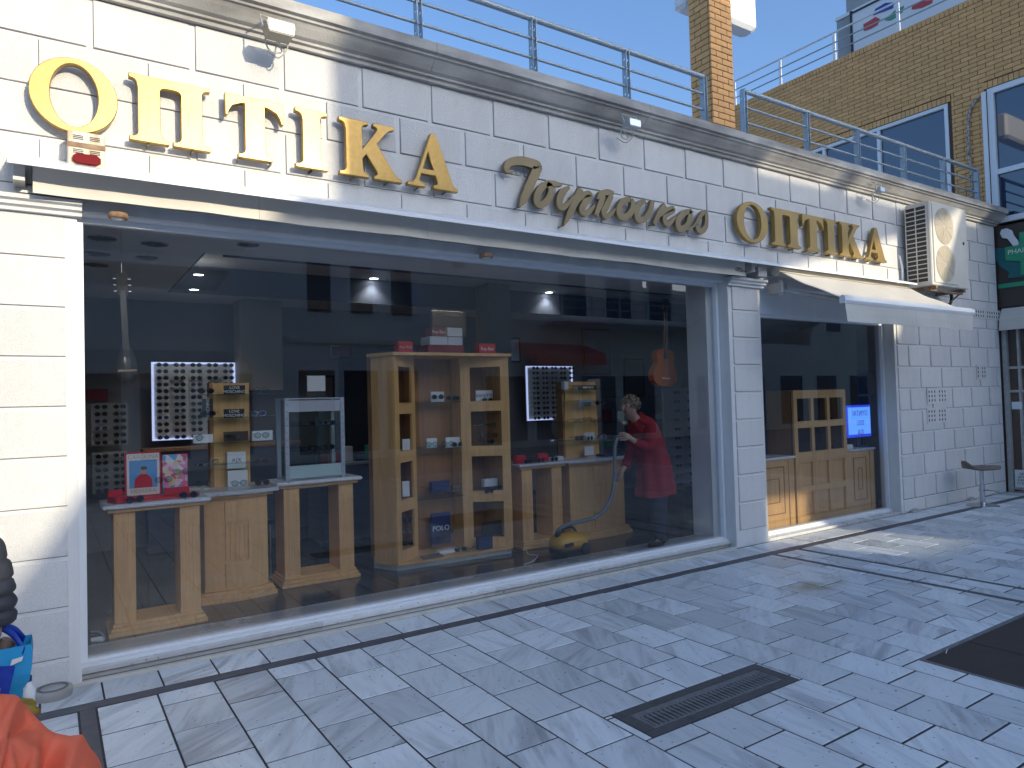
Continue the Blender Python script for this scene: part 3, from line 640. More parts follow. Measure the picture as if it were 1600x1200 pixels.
# script name
sc_ = thing('script_sign', 'bronze handwritten style sign reading Τσιμπουκας between the two ΟΠΤΙΚΑ signs', 'sign', (3.3, Y0-.06, 3.4))
def sp(u, v): p = at(770+u/4.571, 230+v/4.571, 1, Y0-.09); return (p.x, p.z)
STR = {
 'letter_tau': [([(148,170),(105,172),(95,150),(120,110),(200,98),(280,118),(318,140),(300,190),(255,290),(215,380),(190,425)], [.012,.02,.034,.044,.05,.055,.06,.058,.055,.045,.01])],
 'letter_sigma': [([(492,272),(440,262),(385,262),(340,300),(312,350),(315,395),(345,412),(385,385),(412,330),(410,285),(385,262)], [.012,.035,.035,.04,.042,.045,.04,.042,.04,.038,.03])],
 'letter_iota': [([(545,285),(500,320),(475,375),(480,420),(505,430),(545,395),(575,350)], [.02,.045,.045,.045,.035,.022,.012])],
 'letter_mu': [([(628,300),(590,380),(545,480),(505,560)], [.04,.045,.042,.008]), ([(575,440),(620,370),(670,335),(690,350),(655,400),(632,450),(660,475),(700,450),(725,410)], [.015,.025,.04,.045,.045,.04,.03,.022,.01])],
 'letter_pi': [([(745,372),(770,335),(820,322),(860,330)], [.012,.035,.038,.025]), ([(790,345),(765,410),(735,485)], [.035,.04,.03]), ([(845,345),(815,410),(790,465),(810,495),(850,470),(872,440)], [.035,.042,.042,.035,.022,.01])],
 'letter_omicron': [([(985,372),(930,385),(900,435),(905,485),(945,500),(985,465),(1000,410),(985,372)], [.03,.04,.042,.045,.042,.042,.04,.03])],
 'letter_upsilon': [([(1085,380),(1040,415),(1025,475),(1040,515),(1080,515),(1120,460),(1140,385)], [.03,.042,.045,.045,.038,.042,.03]), ([(1000,430),(1040,410)],[.01,.02])],
 'letter_kappa': [([(1230,415),(1190,470),(1150,550)], [.038,.04,.03]), ([(1165,510),(1220,470),(1275,438),(1285,455),(1235,490),(1225,520),(1250,550),(1285,520),(1305,495)], [.012,.025,.035,.03,.03,.04,.038,.022,.01])],
 'letter_alpha': [([(1415,455),(1360,475),(1320,530),(1330,580),(1370,575),(1405,520),(1415,455)], [.03,.042,.045,.045,.04,.038,.03]), ([(1418,450),(1395,530),(1392,580),(1425,570)], [.03,.038,.035,.012])],
 'letter_final_sigma': [([(1420,575),(1450,545),(1490,480),(1520,470),(1520,560),(1490,600),(1460,580),(1455,550)], [.012,.022,.03,.032,.038,.042,.038,.02])]}
def ribbon(mb, pts, ws, y, th, n=5):
    """flat calligraphic stroke in the wall plane"""
    P = bez([(p[0], p[1], 0) for p in pts], n); Wd = []
    for i in range(len(ws)-1): Wd += [ws[i]+(ws[i+1]-ws[i])*k/n for k in range(n)]
    Wd.append(ws[-1]); L, Rr = [], []
    for i, p in enumerate(P):
        t = (P[min(i+1, len(P)-1)]-P[max(i-1, 0)]).normalized(); nn = Vector((-t.y, t.x, 0))
        L.append(p+nn*Wd[i]/2); Rr.append(p-nn*Wd[i]/2)
    rings = [[(L[i].x, y, L[i].y), (Rr[i].x, y, Rr[i].y), (Rr[i].x, y+th, Rr[i].y), (L[i].x, y+th, L[i].y)] for i in range(len(P))]
    mb.loft(rings); mb.sm = [False]*len(mb.sm)
yk = 0
for nm, strokes in STR.items():
    m_ = MB()
    for st, ws in strokes:
        yk += 1; ribbon(m_, [sp(*q) for q in st], [w_*1.55 for w_ in ws], Y0-.10+.0007*(yk % 4), .045)
    q = sp(*strokes[0][0][-1]); m_.tube([(q[0], Y0-.06, q[1]), (q[0], Y0, q[1])], .006, 6)
    m_.build(nm, M['bronze'], sc_)
# ------------------------------------------------------------------ alarm box
g = thing('alarm_box', 'rust-streaked white alarm siren box with red lamp, under the gold O at the left', 'alarm box', (.2, 5.1, 3.15))
m_ = MB(); m_.bbox(.1, .297, 4.93, 5.098, 3.155, 3.375, .006); m_.build('box', mat('alarm_enamel', (.72, .68, .56), .45, noise=[(11, (.42, .2, .05), .75, (1.5, 1, .35))]), g)
BX(.098, .299, 4.925, 4.9295, 3.275, 3.305).build('rust_band', M['rust'], g)
m_ = MB(); rr = [(x, z) for x, z in [(.125+.022, 3.175), (.272-.022, 3.175), (.272, 3.19), (.272, 3.215), (.272-.022, 3.232), (.125+.022, 3.232), (.125, 3.215), (.125, 3.19)]]
m_.prism(rr, 1, 4.905, 4.9295); m_.build('red_lamp', mat('alarm_lamp', (.16, .008, .012), .6, 0, .1), g)
for z in (3.345, 3.335, 3.325, 3.26, 3.25, 3.24):
    for x in (.128, .215): BX(x, x+.055, 4.9265, 4.9295, z, z+.004).build('louvre_slot', M['ink'], g)
# ------------------------------------------------------------------ floodlights on the cornice
def flood(x, lab, big=1):
    o = thing('floodlight', lab, 'floodlight', (x, 4.9, 4.3), 0, 'floodlights under the cornice')
    b = big; m_ = MB()
    m_.prism([(-.10*b, -.02), (-.08*b, -.085*b), (.08*b, -.085*b), (.10*b, -.02), (.085*b, .01), (-.085*b, .01)], 1, -.14*b, -.02).build('housing', mat('flood_body', (.33, .30, .23) if big == 1 else (.4, .42, .42), .5), o, local=True)
    BX(-.085*b, .085*b, -.146*b, -.1405*b, -.075*b, 0).build('lens_glass', M['chrome'], o, local=True)
    m_ = MB(); m_.tube([(-.105*b, -.07*b, -.03), (-.115*b, -.03, .07), (-.05, .03, .1), (.05, .03, .1), (.115*b, -.03, .07), (.105*b, -.07*b, -.03)], .006, 6); m_.build('bracket', M['awnmetal'], o, local=True)
    m_ = MB(); m_.tube(bez([(0, -.02, -.02), (-.07, 0, -.06), (-.04, .03, -.13), (.05, .04, -.12), (.02, .08, -.02)]), .006, 6)
    m_.tube(bez([(.02, -.02, -.03), (.08, 0, -.09), (.03, .05, -.16), (-.03, .12, -.1)]), .005, 6); m_.build('cable', M['gutter'], o, local=True)
flood(1.34, 'cream floodlight with tangled cables under the sunlit left end of the cornice')
flood(4.64, 'small grey floodlight under the shaded middle of the cornice', .8)
flood(9.0, 'small weathered floodlight under the cornice above the right ΟΠΤΙΚΑ sign', .6)
for x, lab in ((.37, 'rust-ringed round lamp under the lintel at the left end of the awning'), (3.1, 'rusted round lamp under the lintel in the middle of the big window')):
    o = thing('lintel_lamp', lab, 'lamp', (x, 5.04, 2.925), 0, 'rusty lamps under the lintel'); m_ = MB()
    m_.lathe([(.001, 0), (.055, 0), (.06, -.02), (.055, -.035), (.042, -.035)], 0, 0, 20); m_.build('rusty_rim', M['rust'], o, local=True)
    m_ = MB(); m_.lathe([(.045, -.03), (.03, -.045), (.001, -.05)], 0, 0, 16); m_.build('lamp_glass', M['canvas'], o, local=True)
# ------------------------------------------------------------------ left awning, rolled in
g = thing('rolled_awning', 'rolled-in cream awning under a white flashing board along the top of the big window', 'awning', (3.2, 5.0, 3.0))
n_ = 5
m_ = MB(); m_.prism([(5.1, 3.222), (5.098, 3.232), (4.77, 3.108), (4.77, 3.078), (4.778, 3.078), (4.778, 3.10)], 0, -.19, 6.62); m_.build('cover_board', M['board'], g)
for i in range(n_):
    a = -.075+6.44*i/n_; b_ = -.075+6.44*(i+1)/n_; m_ = MB(); rings = []
    for k in range(13):
        x = a+.001+(b_-a-.002)*k/12; d = .004*math.sin(x*5)+.003*math.sin(x*13)
        rings.append([(x, 4.94+d*.5, 3.13), (x, 4.938+d*1.2, 3.04), (x, 4.934+d*2, 2.966+.003*math.sin(x*3)), (x, 4.939+d*2, 2.966+.003*math.sin(x*3)), (x, 4.944+d*1.2, 3.04), (x, 4.946+d*.5, 3.13)])
    m_.loft(rings); m_.sm = [False]*len(m_.sm); m_.build('valance_panel', M['canvas'], g)
m_ = MB(); m_.tube([(-.05, 5.01, 3.10), (6.36, 5.01, 3.10)], .045, 14); m_.build('fabric_roll', M['canvas'], g)
for x in (-.14, 6.45): BB(x-.03, x+.03, 4.9, 5.098, 3.02, 3.14).build('roll_bracket', M['awnmetal'], g)
BX(-.16, 6.4, 5.04, 5.06, 2.99, 3.03).build('torsion_bar', M['awnmetal'], g)
text('maker_label', 'ΤΕΝΤΕΣ\nΠΡΟΪΟΝΤΑ ΣΚΙΑΣΗΣ', .024, M['ink'], (6.25, 4.932, 3.03), FR, g)
# ------------------------------------------------------------------ right awning, extended
g = thing('extended_awning', 'half-extended cream awning with hanging front valance over the smaller window', 'awning', (8.3, 5.0, 3.0))
ax0, ax1 = 6.93, 9.75
m_ = MB(); m_.prism([(5.1, 3.20), (5.098, 3.21), (4.83, 3.12), (4.83, 3.095), (4.838, 3.095), (4.838, 3.113)], 0, 6.64, 9.8); m_.build('cover_board', M['board'], g)
def bar_y(x): return 4.16
m_ = MB(); rings = []
for k in range(25):
    x = ax0+(ax1-ax0)*k/24; row = []
    for j in range(13):
        t = j/12; y = 4.93+(4.18-4.93)*t; z = 3.07+(2.665-3.07)*t-.03*math.sin(math.pi*t)*(.6+.4*math.sin(k*.55))+.006*math.sin(k*1.1+j)
        row.append((x, y, z))
    row += [(p[0], p[1], p[2]-.004) for p in reversed(row)]; rings.append(row)
m_.loft(rings); m_.build('fabric', M['canvas'], g)
m_ = MB(); m_.prism([(4.20, 2.60), (4.145, 2.60), (4.13, 2.63), (4.14, 2.67), (4.17, 2.69), (4.20, 2.67)], 0, ax0-.02, ax1+.03); m_.build('front_bar', M['board'], g)
for i in range(2):
    a = ax0+(ax1-ax0)*i/2; b_ = ax0+(ax1-ax0)*(i+1)/2; m_ = MB(); rings = []
    for k in range(17):
        x = a+.001+(b_-a-.002)*k/16; d = .018*math.sin(x*4.2)+.006*math.sin(x*11); e = .03*(max(0, (ax0+.25-x))/.25) if i == 0 else 0
        zb = 2.41+.006*math.sin(x*5); rings.append([(x, 4.15, 2.60), (x+e*.4, 4.15+d*.5, 2.51), (x+e, 4.155+d, zb), (x+e, 4.159+d, zb), (x+e*.4, 4.154+d*.5, 2.51), (x, 4.154, 2.60)])
    m_.loft(rings); m_.sm = [False]*len(m_.sm); m_.build('valance_panel', M['canvas'], g)
m_ = MB(); m_.tube([(ax0, 4.97, 3.07), (ax1, 4.97, 3.07)], .055, 14); m_.build('fabric_roll', M['canvas'], g)
for x, xe, nm in ((7.0, 7.08, 1), (9.5, 9.42, -1)):
    m_ = MB(); m_.tube([(x, 4.95, 2.86), (xe+.02*nm, 4.2, 2.63)], .026, 8); m_.build('folding_arm', M['awnmetal'], g)
    m_ = MB(); m_.bbox(x-.05, x+.05, 4.9, 5.098, 2.82, 2.95, .01); m_.tube([(x, 4.95, 2.80), (x, 4.95, 2.97)], .035, 10); m_.build('shoulder_bracket', M['awnmetal'], g)
BB(6.6, 6.75, 4.95, 5.098, 2.99, 3.1).build('gear_box', M['awnmetal'], g)
# ------------------------------------------------------------------ air conditioner
g = thing('air_conditioner', 'tall cream outdoor air conditioning unit with dark side grille on a rusty bracket', 'air conditioner', (10.4, 4.9, 3.1))
ax, bx_, yf, yb, z0, z1 = 9.93, 10.98, 4.70, 5.03, 3.09, 4.24
m_ = MB(); m_.bbox(ax+.012, bx_, yf, yb, z0, z1, .012); m_.build('casing', M['ac'], g)
BX(ax+.009, ax+.0118, yf+.05, yb-.01, z0+.06, z1-.06).build('coil', M['acdark'], g)
for i in range(18): z = z0+.05+(z1-z0-.1)*i/17; BX(ax, ax+.009, yf+.04, yb-.004, z-.006, z+.006).build('grille_slat', M['ac'], g)
for y in (yf+.045, (yf+yb)/2+.02, yb-.012): BX(ax-.003, ax+.0, y-.007, y+.007, z0+.04, z1-.04).build('grille_upright', M['ac'], g)
fx = ax+.36
BX(ax+.06, ax+.72, yf-.012, yf-.0005, z0+.04, z1-.04).build('fan_plate', M['ac'], g)
for i, z in enumerate((z0+.31, z0+.83)):
    me = curve_mesh('fan_opening', [arc(0, 0, .25, .25, 0, 360, 36)[:-1]], .001, 0, M['grille']); f = inst('fan_opening', me, (fx, yf-.0145, z), g, FR)
    m_ = MB()
    for r_ in [.03+.022*k for k in range(11)]: m_.tube([(fx+r_*math.cos(2*math.pi*q/28), yf-.024, z+r_*math.sin(2*math.pi*q/28)) for q in range(29)], .0022, 4, cap=False)
    for q in range(10): a_ = 2*math.pi*q/10; m_.tube([(fx+.03*math.cos(a_), yf-.027, z+.03*math.sin(a_)), (fx+.25*math.cos(a_), yf-.024, z+.25*math.sin(a_))], .003, 4)
    m_.build('fan_guard', M['ac'], g)
BX(bx_-.14, bx_-.1, yf-.006, yf-.0005, 3.72, 3.76).build('badge', M['ink'], g)
for x in (10.05, 10.85):
    BX(x-.02, x+.02, yf+.0, 5.098, z0-.045, z0-.002).build('bracket_arm', M['rust'], g); m_ = MB(); m_.tube([(x, 5.09, 2.78), (x, yf+.06, z0-.045)], .012, 6); m_.build('bracket_brace', M['rust'], g)
m_ = MB(); m_.box(10.0, 10.9, yf+.05, yf+.09, z0-.07, z0-.046); m_.build('bracket_rail', M['rust'], g)
m_ = MB(); m_.tube(bez([(10.98, 4.95, 3.12), (11.03, 4.97, 2.98), (10.98, 5.02, 2.85), (10.85, 5.09, 2.78)]), .022, 8); m_.build('hose', M['rubber'], g)
m_ = MB(); m_.tube(bez([(9.86, 5.08, 3.55), (9.86, 5.05, 3.35), (9.88, 5.07, 3.1)]), .014, 8); m_.build('conduit', M['white'], g)
# ------------------------------------------------------------------ terrace railing
def railing(name, lab, xs, xa, xb, ends):
    o = thing(name, lab, 'railing', ((xa+xb)/2, 5.17, 4.55)); yr = 5.17; zb = 4.555
    m_ = MB(); m_.tube([(xa, yr, 5.2), (xb, yr, 5.2)], .028, 12); m_.build('handrail', M['rail'], o)
    for z in (4.65, 4.83, 5.01): m_ = MB(); m_.tube([(xa, yr, z), (xb, yr, z)], .014, 8); m_.build('bar', M['rail'], o)
    lo = [[(-.032, 0), (.032, 0), (.032, .64), (.02, .66), (-.02, .66), (-.032, .64)]]+[arc(0, z, .012, .016, 0, 360, 10)[:-1] for z in (.06, .19, .37, .55)]
    me = curve_mesh('post_plate', lo, .0035, 0, M['rail'])
    for x in xs:
        for dx in (-.022, .022): inst('post_plate', me, (x+dx, yr, zb), o, (R(90), 0, R(90)))
        BX(x-.045, x+.045, yr-.06, yr+.06, zb-.002, zb+.008).build('foot_plate', M['rail'], o)
railing('terrace_railing', 'grey steel terrace railing above the left ΟΠΤΙΚΑ and script signs', [-2.1, -.95, .24, 1.41, 2.58, 3.75, 4.91, 6.06], -3, 6.06, 0)
railing('terrace_railing', 'grey steel terrace railing right of the brick column, above the right ΟΠΤΙΚΑ sign', [6.74, 7.95, 9.07, 10.25, 11.4, 12.5], 6.74, 12.55, 0)
# ------------------------------------------------------------------ brick column
g = thing('brick_column', 'square ochre brick column standing on the terrace in front of a white canopy box', 'column', (7.4, 6.17, 4.5))
cx0, cx1, cy0, cy1 = 7.2, 7.64, 6.0, 6.36
BX(cx0+.012, cx1-.012, cy0+.012, cy1-.012, 4.4, 7.3).build('mortar_core', M['mortar'], g)
ch = .0815; L_ = .218
def brickmesh(l, d, h_, ax_):
    m_ = MB()
    if ax_ == 0: m_.bbox(-l/2, l/2, 0, d, -h_/2, h_/2, .003)
    else: m_.bbox(0, d, -l/2, l/2, -h_/2, h_/2, .003)
    return m_.mesh('brick', M['brick'])
BM = {}
def brick(par, x, y, z, l, ax_, d=.03, h_=.0715):
    k = (round(l, 3), ax_, round(d, 3), h_)
    if k not in BM: BM[k] = brickmesh(l, d, h_, ax_)
    return inst('brick', BM[k], (x, y, z), par)
r_ = 0; z = 4.44
while z < 7.25:
    # street face
    segs = [(0, .22), (.22, .44)] if r_ % 2 == 0 else [(0, .11), (.11, .33), (.33, .44)]
    for a, b_ in segs: brick(g, cx0+(a+b_)/2, cy0-.0005*(r_ % 3), z, b_-a-.009, 0)
    segs = [(0, .14), (.14, .36)] if r_ % 2 == 0 else [(0, .25), (.25, .36)]
    for a, b_ in segs: brick(g, cx0, cy0+.032+(a+b_)/2*(.325/.36), z, (b_-a)*.325/.36-.009, 1)
    z += ch; r_ += 1
g = thing('canopy_box', 'white rounded canopy box behind the top of the brick column', 'canopy', (7.4, 6.8, 6.7))
a = at(1064, 28, 1, 6.6); b_ = at(1170, 10, 1, 6.6)
m_ = MB(); m_.bbox(a.x, b_.x, 6.45, 6.75, at(1075, 30, 1, 6.75).z, 7.6, .05); m_.build('box', M['white'], g)
# ------------------------------------------------------------------ brick wing at right (plane x = 12.9)
XB = 12.9
g = thing('brick_building', 'ochre brick building with white framed blue windows rising behind the terrace', 'building', (XB+3, 6, 0))
wing = g; BT = 8.2; wy = 10.9
openings = [(5.675, 9.925, 4.6, 6.715), (3.0, 5.165, 4.35, 6.715)]
m_ = MB(); xs0 = XB+.02
m_.box(xs0, XB+7, 9.9, wy, 0, BT-.02); m_.box(xs0, XB+7, 3.0, 9.9, 6.6, BT-.02); m_.box(xs0, XB+7, 5.135, 5.73, 4.35, 6.6); m_.box(XB+.35, XB+7, 5.73, 9.9, 4.35, 6.6)
m_.box(XB+.35, XB+7, 3.0, 5.135, 4.35, 6.6); m_.box(XB+.3, XB+7, 3, 5.1, 3.0, 4.35); m_.box(XB+1.6, XB+7, 3, 5.1, 0, 3.0); m_.box(xs0, XB+7, 5.1, 9.9, 0, 4.6-.02) ; m_.build('wall', M['mortar'], g)
blist = []
cz = .0752
def clip(y0, y1, z, h_):
    for (a, b_, c, d) in openings:
        if z+h_/2 > c and z-h_/2 < d+.0:
            if y0 >= a and y1 <= b_: return None
            if y0 < a < y1: y1 = a
            elif y0 < b_ < y1: y0 = b_
    return (y0, y1) if y1-y0 > .03 else None
z = BT-.115-cz/2; r_ = 0
while z > 4.4:
    y = 3.0-(.0 if r_ % 2 else .125)
    while y < wy:
        y1 = min(y+.25, wy); c = clip(y, y1, z, cz)
        if c: blist.append((c[0], c[1], z, .067))
        y += .25
    z -= cz; r_ += 1
y = 3.0
while y < wy: blist.append((y, y+.075, BT-.055, .105)); y += .0755
for a, b_ in ((3.0, 5.16), (5.68, 9.92)):
    y = a
    while y < b_: blist.append((y, y+.075, 6.66, .105)); y += .0755
def bs(b_):
    p = pix((XB, (b_[0]+b_[1])/2, b_[2])); 
    if not p or not (-20 < p[0] < 1620 and -20 < p[1] < 1220): return 0
    q = [pix((XB, y, b_[2])) for y in (b_[0], b_[1])]; r = pix((XB, b_[0], b_[2]+b_[3])); 
    return abs(q[0][0]-q[1][0])*abs(r[1]-q[0][1])
blist.sort(key=bs, reverse=True)
for b_ in blist[:296]: brick(g, XB-random.uniform(0, .0012), (b_[0]+b_[1])/2, b_[2], b_[1]-b_[0]-.009, 1, .028, b_[3])
m_ = MB(); rv = []
for b_ in blist[296:]:
    m_.box(XB-random.uniform(0, .0012), XB+.03, b_[0]+.0045, b_[1]-.0045, b_[2]-b_[3]/2, b_[2]+b_[3]/2); rv += [random.random()]*6
o = m_.build('far_bricks', M['brick'], g, kind='stuff'); attr_rnd(o.data, rv)
# windows of the wing
def xwin(y0, y1, z0, z1, mull, trans, par, x=XB+.06, fr=.06):
    m_ = MB(); m_.box(x-.05, x+.05, y0, y0+fr, z0, z1); m_.box(x-.05, x+.05, y1-fr, y1, z0, z1); m_.box(x-.05, x+.05, y0+fr, y1-fr, z1-fr, z1); m_.box(x-.05, x+.05, y0+fr, y1-fr, z0, z0+fr)
    for y in mull: m_.box(x-.045, x+.045, y-.03, y+.03, z0+fr, z1-fr)
    for z in trans: m_.box(x-.04, x+.04, y0+fr, y1-fr, z-.04, z+.04)
    f = m_.build('window_frame', M['white'], par)
    ys = [y0+fr]+sorted(mull)+[y1-fr]
    for a, b_ in zip(ys, ys[1:]): BX(x+.008, x+.016, a+.002, b_-.002, z0+fr, z1-fr).build('pane', M['skyglass'], f)
    return f
f = xwin(5.735, 9.89, 4.605, 6.595, (8.05, 6.95), (), g)
xwin(3.05, 5.13, 4.36, 6.595, (), (5.2,), g, fr=.09)
BX(XB-.03, XB+.001, 5.14, 5.2, 4.4, 6.56).build('white_downpipe', M['white'], g)
# cable on the brick pier
m_ = MB(); m_.tube(bez([(XB-.02, 5.24, 6.5), (XB-.03, 5.32, 6.42), (XB-.03, 5.4, 6.2), (XB-.03, 5.42, 5.7), (XB-.03, 5.40, 5.2), (XB-.03, 5.43, 4.6)]), .022, 6)
pc = m_.build('wrapped_pipe', mat('torn_wrap', (.05, .045, .04), .8, noise=[(30, (.6, .58, .52), .9, (1, 1, 1))]), g)
# parapet railing
g = thing('roof_railing', 'pale metal railing along the top of the brick building', 'railing', (XB+.1, 8, BT))
for z in (8.42, 8.60, 8.80): m_ = MB(); m_.tube([(XB+.1, 3.2, z), (XB+.1, wy, z)], .02 if z > 8.7 else .014, 8); m_.build('bar', M['rail'] if z < 8.7 else M['alu'], g)
for y in (4.1, 5.317, 6.541, 7.789, 9.017, 10.2): BX(XB+.09, XB+.11, y-.03, y+.03, BT-.02, 8.8).build('post', M['white'], g)
# grey tower with the coloured sign
g = thing('rooftop_block', 'light grey rooftop block behind the brick parapet', 'building', (17, 7, 8))
m_ = MB(); m_.box(16, 22, 2.5, 9.5, 8, 10.75); m_.box(16.1, 22, 2.5, 9.3, 10.75, 16); m_.build('wall', M['pgrey'], g); BX(15.97, 15.999, 2.5, 9.52, 10.68, 10.76).build('coping', M['white'], g)
BX(16.05, 16.09, 4.6, 7.6, 11.2, 12.6).build('window', M['skyglass'], g)
g = thing('rooftop_sign', 'white signboard with blue, green and red patches behind the roof railing', 'sign', (15.9, 6.5, 9))
BX(15.9, 15.95, 3.5, 9.05, 9.12, 10.62).build('board', M['white'], g); m_ = MB()
for a in ((15.88, 15.96, 9.05, 9.1, 9.05, 10.7), (15.88, 15.96, 3.5, 9.05, 9.05, 9.12), (15.88, 15.96, 3.5, 9.05, 10.62, 10.66)): m_.box(*a)
m_.build('frame', M['black'], g)
def patch(pts, m_, nm):
    P = [at(1290+u/6.4, v/6.4, 0, 15.9) for u, v in pts]; MB().prism([(p.y, p.z) for p in P], 0, 15.885, 15.899).build(nm, m_, g)
blue = mat('sign_blue', (.02, .06, .35), .5); grn = mat('sign_green', (.08, .3, .2), .5); redm = mat('sign_red', (.5, .06, .06), .5)
patch([(480, 155), (500, 90), (560, 55), (600, 30), (680, 25), (675, 80), (600, 110), (540, 130)], blue, 'blue_patch')
patch([(595, 205), (620, 170), (660, 140), (710, 90), (785, 60), (770, 120), (720, 165), (650, 205)], grn, 'green_patch')
patch([(385, 310), (380, 245), (440, 210), (500, 170), (545, 190), (520, 250), (450, 290)], redm, 'red_patch')
patch([(865, 95), (870, 50), (1000, 5), (1075, 0), (1065, 30), (960, 80)], redm, 'red_patch')
# ------------------------------------------------------------------ pharmacy
g = thing('pharmacy_front', 'pharmacy shopfront with dark brown fascia and a mortar and green cross sign', 'shopfront', (XB, 4.3, 0))
BX(XB, XB+.29, 3.0, 5.09, 2.98, 4.3).build('fascia', M['brown'], g)
BX(XB-.02, XB-.001, 3.0, 5.09, 3.29, 3.36).build('green_strip', M['green'], g)
def ppx(pts, m_, nm, d=.03, x=None):
    P = [at(1380+u/4.286, 280+v/4.286, 0, XB) for u, v in pts]; o_ = MB().prism([(p.y, p.z) for p in P], 0, XB-d, XB-d+.02).build(nm, m_, g); return o_
ppx([(740, 465), (825, 462), (935, 540), (960, 600), (990, 650), (835, 665), (850, 625), (790, 590), (750, 530)], M['teal'], 'mortar_bowl', .024)
ppx([(790, 365), (800, 340), (835, 330), (870, 345), (880, 375), (915, 420), (915, 450), (880, 450), (840, 400), (805, 395)], M['white'], 'pestle', .046)
ppx([(822, 460), (920, 440), (920, 360), (1010, 340), (1010, 640), (930, 640), (930, 550), (830, 545)], M['green'], 'cross', .05)
p = at(1380+842/4.286, 280+495/4.286, 0, XB); text('sign_lettering', 'PHARMACY', .105, M['paper'], (XB-.052, p.y, p.z), (R(90), 0, R(-90)), g, align='LEFT')
# awning of the pharmacy
m_ = MB(); m_.prism([(XB, 2.96), (XB-.12, 2.78), (XB-.12, 2.74), (XB-.14, 2.60), (XB-.13, 2.60), (XB-.1, 2.74), (XB, 2.9)], 1, 3.2, 5.06); m_.build('awning', M['canvas'], g)
m_ = MB(); m_.box(XB+.0, XB+.07, 5.02, 5.085, 0, 2.9)
for y in (4.88, 4.1): m_.box(XB+.05, XB+.12, y-.015, y+.015, 0, 2.9)
for z in (2.0, 1.62, .06): m_.box(XB+.052, XB+.118, 3, 5.02, z-.02, z+.02)
m_.build('door_frame', M['awnmetal'], g)
BX(XB+.08, XB+.088, 3.0, 5.02, .05, 2.9).build('shop_glass', M['glass'], g)
m_ = MB(); m_.box(XB+1.5, XB+1.55, 3, 5.09, 0, 3); m_.build('inner_wall', M['inwall'], g)
for (z0, z1, y1, m2) in ((2.02, 2.22, 4.78, M['card']), (1.2, 1.55, 4.72, M['white']), (.95, 1.2, 4.72, M['card']), (.62, .93, 4.74, mat('poster_magenta', (.35, .03, .16), .5)), (.3, .62, 4.74, mat('poster_green', (.02, .12, .03), .5))):
    BX(XB+.065, XB+.0795, 4.1, y1, z0, z1).build('poster', m2, g)
BX(XB+.03, XB+.049, 4.68, 5.0, .08, .36).build('notice', M['paper'], g)
text('notice_text', 'ΩΡΑΡΙΟ\nΔΕΥ - ΠΑΡ\n8:30 - 14:00\n17:30 - 21:00', .05, M['ink'], (XB+.0285, 4.84, .22), (R(90), 0, R(-90)), g)
BX(XB+.04, XB+.0495, 4.86, 5.0, 1.33, 1.45).build('sticker', M['card'], g)
# vent holes plates on the right wall
for i, (u, v, c, r_) in enumerate(((1450, 610, 6, 3), (1450, 641, 6, 3), (1527, 573, 3, 3), (1520, 484, 11, 2))):
    o = thing('vent_plate', ['upper of two plates of six by three ventilation holes on the right wall', 'lower of two plates of ventilation holes on the right wall', 'small plate of nine ventilation holes by the wall corner', 'long plate of two rows of ventilation holes beside the awning edge'][i], 'vent', at(u, v, 1, Y0-.01), 0, 'ventilation hole plates')
    P = at(u, v, 1, Y0-.016); m_ = MB(); m_.box(P.x-.03, P.x+.085*c+.02, Y0-.018, Y0-.0135, P.z-.065*r_, P.z+.03); m_.build('plate', M['panel'], o)
    hm = MB().prism(arc(0, 0, .012, .02, 0, 360, 8)[:-1], 1, -.003, 0).mesh('hole', M['ink'])
    for a in range(c):
        for b_ in range(r_): inst('hole', hm, (P.x+.02+.08*a+(.06 if a >= c//2 else 0), Y0-.0185, P.z-.02-.062*b_), o)
# ------------------------------------------------------------------ bar stool
P = at(1535, 790, 2, 0); P = Vector((11.13, 4.72, 0))
g = thing('bar_stool', 'chrome pedestal stool with a brown seat by the right wall', 'stool', P)
m_ = MB(); m_.lathe([(.001, .012), (.2, .008), (.205, 0), (.001, 0)], 0, 0, 28); m_.lathe([(.001, .05), (.05, .045), (.12, .02), (.2, .009)], 0, 0, 28); m_.build('base', M['chrome'], g, local=True)
m_ = MB(); m_.tube([(0, 0, .02), (0, 0, .3)], .035, 14); m_.tube([(0, 0, .3), (0, 0, .52)], .026, 14); m_.build('column', M['chrome'], g, local=True)
m_ = MB(); m_.tube([(.19*math.cos(R(a_)), .19*math.sin(R(a_)), .2) for a_ in range(-75, 80, 12)], .009, 8); m_.tube([(0, 0, .12), (.12, .14, .2)], .008, 6); m_.tube([(0, 0, .12), (.12, -.14, .2)], .008, 6); m_.build('foot_ring', M['chrome'], g, local=True)
m_ = MB(); rings = []
for k in range(9):
    t = -1+2*k/8; hw = .2*math.sqrt(max(.04, 1-t*t*.92)); x = t*.25; zz = .52+(.10*((-t-.62)/.38)**1.5 if t < -.62 else 0)+.01*t
    rings.append([(x*1.0, -hw, zz), (x, hw, zz), (x, hw*.97, zz+.035), (x, -hw*.97, zz+.035)])
m_.loft(rings); m_.build('seat', M['seat'], g, local=True); g.rotation_euler = (0, 0, R(-33))
